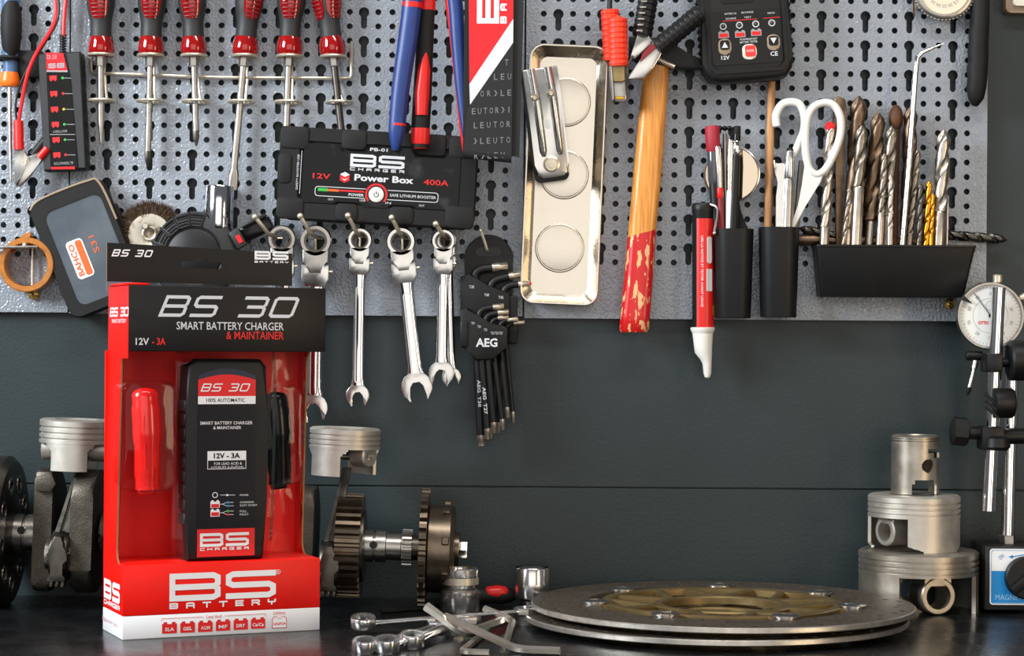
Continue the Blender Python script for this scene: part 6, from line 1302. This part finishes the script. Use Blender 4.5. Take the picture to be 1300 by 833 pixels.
for i, (bx, by, px_, py_) in enumerate(((332, 279, 350, 303), (388, 278, 402, 303), (447, 277.5, 458, 301), (501, 280, 512, 303), (555.5, 288, 565, 304), (610, 294.5, 620, 322))):
    t = T('peg_hook', 'bent wire peg with a ball tip ' + pegw[i], 'hook', px_, py_, 15, group='wire pegs of the wrenches')
    d1 = -72 if i < 5 else -40
    B = Vector(t.l3(bx, by, 0)) * 1.0; B.y = d1 - 4; m = MB(); m.tube([(0, 0, 2), (0, d1 * .6, 2), (B.x * .15, d1 * .9, 4), (B.x * .5, d1, B.z * .5 + 1), (B.x * 0.97, d1 - 3, B.z * .97)], 2.6 if i < 5 else 1.8, 10); t.P('wire', m, 'galvanised'); m = MB(); m.ball((B.x * .97, d1 - 3, B.z * .97), 4 if i < 5 else 2.6); t.P('ball_tip', m, 'galvanised')
    m = MB(); m.tube([(-9, -5, 0), (9, -5, 0)], 1.6, 8); m.tube([(-1, -5, 0), (-1, -5, -14)], 1.6, 8); t.P('cross_bar', m, 'galvanised')
# ================================================================ hex key holder
t = T('hex_key_holder', 'black plastic two-tier holder for star keys hanging from a peg', 'key holder', 620, 380, 24)
dome = [(620 + 31 * math.cos(math.radians(a)), 329 - 31 * math.sin(math.radians(a))) for a in range(0, 181, 12)]
slot = [(620 + 10 * math.cos(a) + (9 if math.cos(a) > 0 else -9), 318 - 5.5 * math.sin(a)) for a in [2 * math.pi * k / 24 + .01 for k in range(24)]]
m = MB(); m.prism(t.L(dome + [(592, 412), (650, 412)][::1]), -3, 2, 1, 1); t.P('back_plate', m, 'black_plastic')
m = MB(); c = t.l(622, 320); m.prism(rr(c[0] - 2, c[1], 32, 11, 5), -3.6, -2.5); t.P('hang_slot', m, 'black_gloss')
m = MB(); m.prism(t.L([(585, 352), (597, 348), (607, 358), (620, 366), (646, 371), (648, 412), (585, 412)]), -22, -2, 2, 2); t1 = t.P('upper_tier', m, 'black_plastic')
m = MB(); m.prism(t.L([(585, 394), (594, 391.5), (607, 404), (622, 410), (641, 414), (645, 418), (644, 441), (627, 456), (603, 457), (597, 443), (586, 441)]), -34, -4, 2.5, 2); t2_ = t.P('lower_tier', m, 'black_plastic'); m = MB(); a = t.l(590, 424); m.box(a[0] - 5, a[0] + 5, -37, -30, a[1] - 17, a[1] + 16, 2.5, 2); t.P('side_clip', m, 'black_plastic')
m = MB(); a = t.l(648, 405); m.box(a[0] - 5, a[0] + 9, -12, 0, a[1] - 32, a[1] + 30, 3, 2); t.P('side_block', m, 'black_plastic')
m = MB(); c = t.l(618.5, 435); m.text('AEG', c[0], c[1], 27, 11, -34.4, bold=.03)
for s, x, y in (('T9', 601, 411), ('T10', 609, 415), ('T15', 617, 419), ('T20 T25 T27', 631, 423)): c = t.l(x, y); m.text(s, c[0], c[1], 4 if len(s) < 4 else 15, 3.2, -34.4)
t.P('lettering', m, 'print_silver', t2_); m = MB()
for s, x, y in (('T30', 599, 365), ('T40', 618, 375), ('T45', 636, 378)): c = t.l(x, y); m.text(s, c[0], c[1], 6, 3.6, -22.4)
t.P('lettering', m, 'print_silver', t1)
keys = [('largest star key at the top left of the holder', 613, 566, 602, 343, 645, 338, 5.6, -13), ('second star key from the left in the upper tier', 624, 556, 622, 357, 660, 348, 4.8, -12), ('star key with a red dotted end in the upper tier', 634, 550, 639, 363, 672, 360, 4.4, -11),
        ('thickest star key of the lower tier', 621, 557, 607, 393, 640, 389, 4.0, -26), ('second star key of the lower tier', 629, 549, 615, 400, 646, 396, 3.6, -27), ('third star key of the lower tier', 640, 545, 622, 405, 646, 403, 3.3, -25), ('fourth star key of the lower tier', 646, 530, 633, 408, 658, 405, 3.0, -24), ('thinnest star key at the right end of the lower tier', 653, 536, 640, 412, 666, 409, 2.8, -20)]
for lab_, bx, by, ex, ey, tx, ty, r, yy in keys:
    k = T('star_key', lab_, 'hex key', ex, ey, 24, group='star keys in the black holder')
    B, C_ = Vector(k.l3(bx, by, yy)), Vector(k.l3(tx, ty, yy)); E = Vector((0, yy, 0)); d0 = (B - E).normalized(); d1 = (C_ - E).normalized(); rb = 13
    bend = [E + d0 * rb * (1 - f) ** 2 + d1 * rb * f ** 2 for f in [i / 7 for i in range(8)]]
    m = MB(); m.tube([B - d0 * 14] + bend + [C_ - d1 * 13], r, 12); k.P('bar', m, 'black_plastic')
    for p, q, nm in ((B - d0 * 14, B, 'long_tip'), (C_ - d1 * (20 if r > 5 else 14), C_, 'short_tip')):
        n = 24; dv = (q - p).normalized(); u = dv.orthogonal().normalized(); w = dv.cross(u); loops = []
        for f, g in ((0, 1.02), (.45, 1.02), (.5, .86), (.95, .86), (1, .6)): loops.append([p.lerp(q, f) + (u * math.cos(a) + w * math.sin(a)) * r * g * (1 + (.10 * math.cos(6 * a) if f > .45 else 0)) for a in [2 * math.pi * i / n for i in range(n)]])
        m = MB(); m.loft(loops); k.P(nm, m, 'key_steel', ang=60)
    if bx in (613, 621):
        c_ = B.lerp(E, .30); m = MB(); m.X = Matrix.Translation((c_.x, c_.y - r - .2, c_.z)) @ Matrix.Rotation(math.atan2(-d0.x, -d0.z), 4, 'Y'); m.text('AEG  T30' if bx == 613 else 'AEG  T27', 0, 0, 34, 4.2, 0, rot=-90, bold=.02); k.P('lettering', m, 'print_silver')
    if 'red' in lab_: m = MB(); m.ball(tuple(C_), 2.6); k.P('red_dot', m, 'print_red')
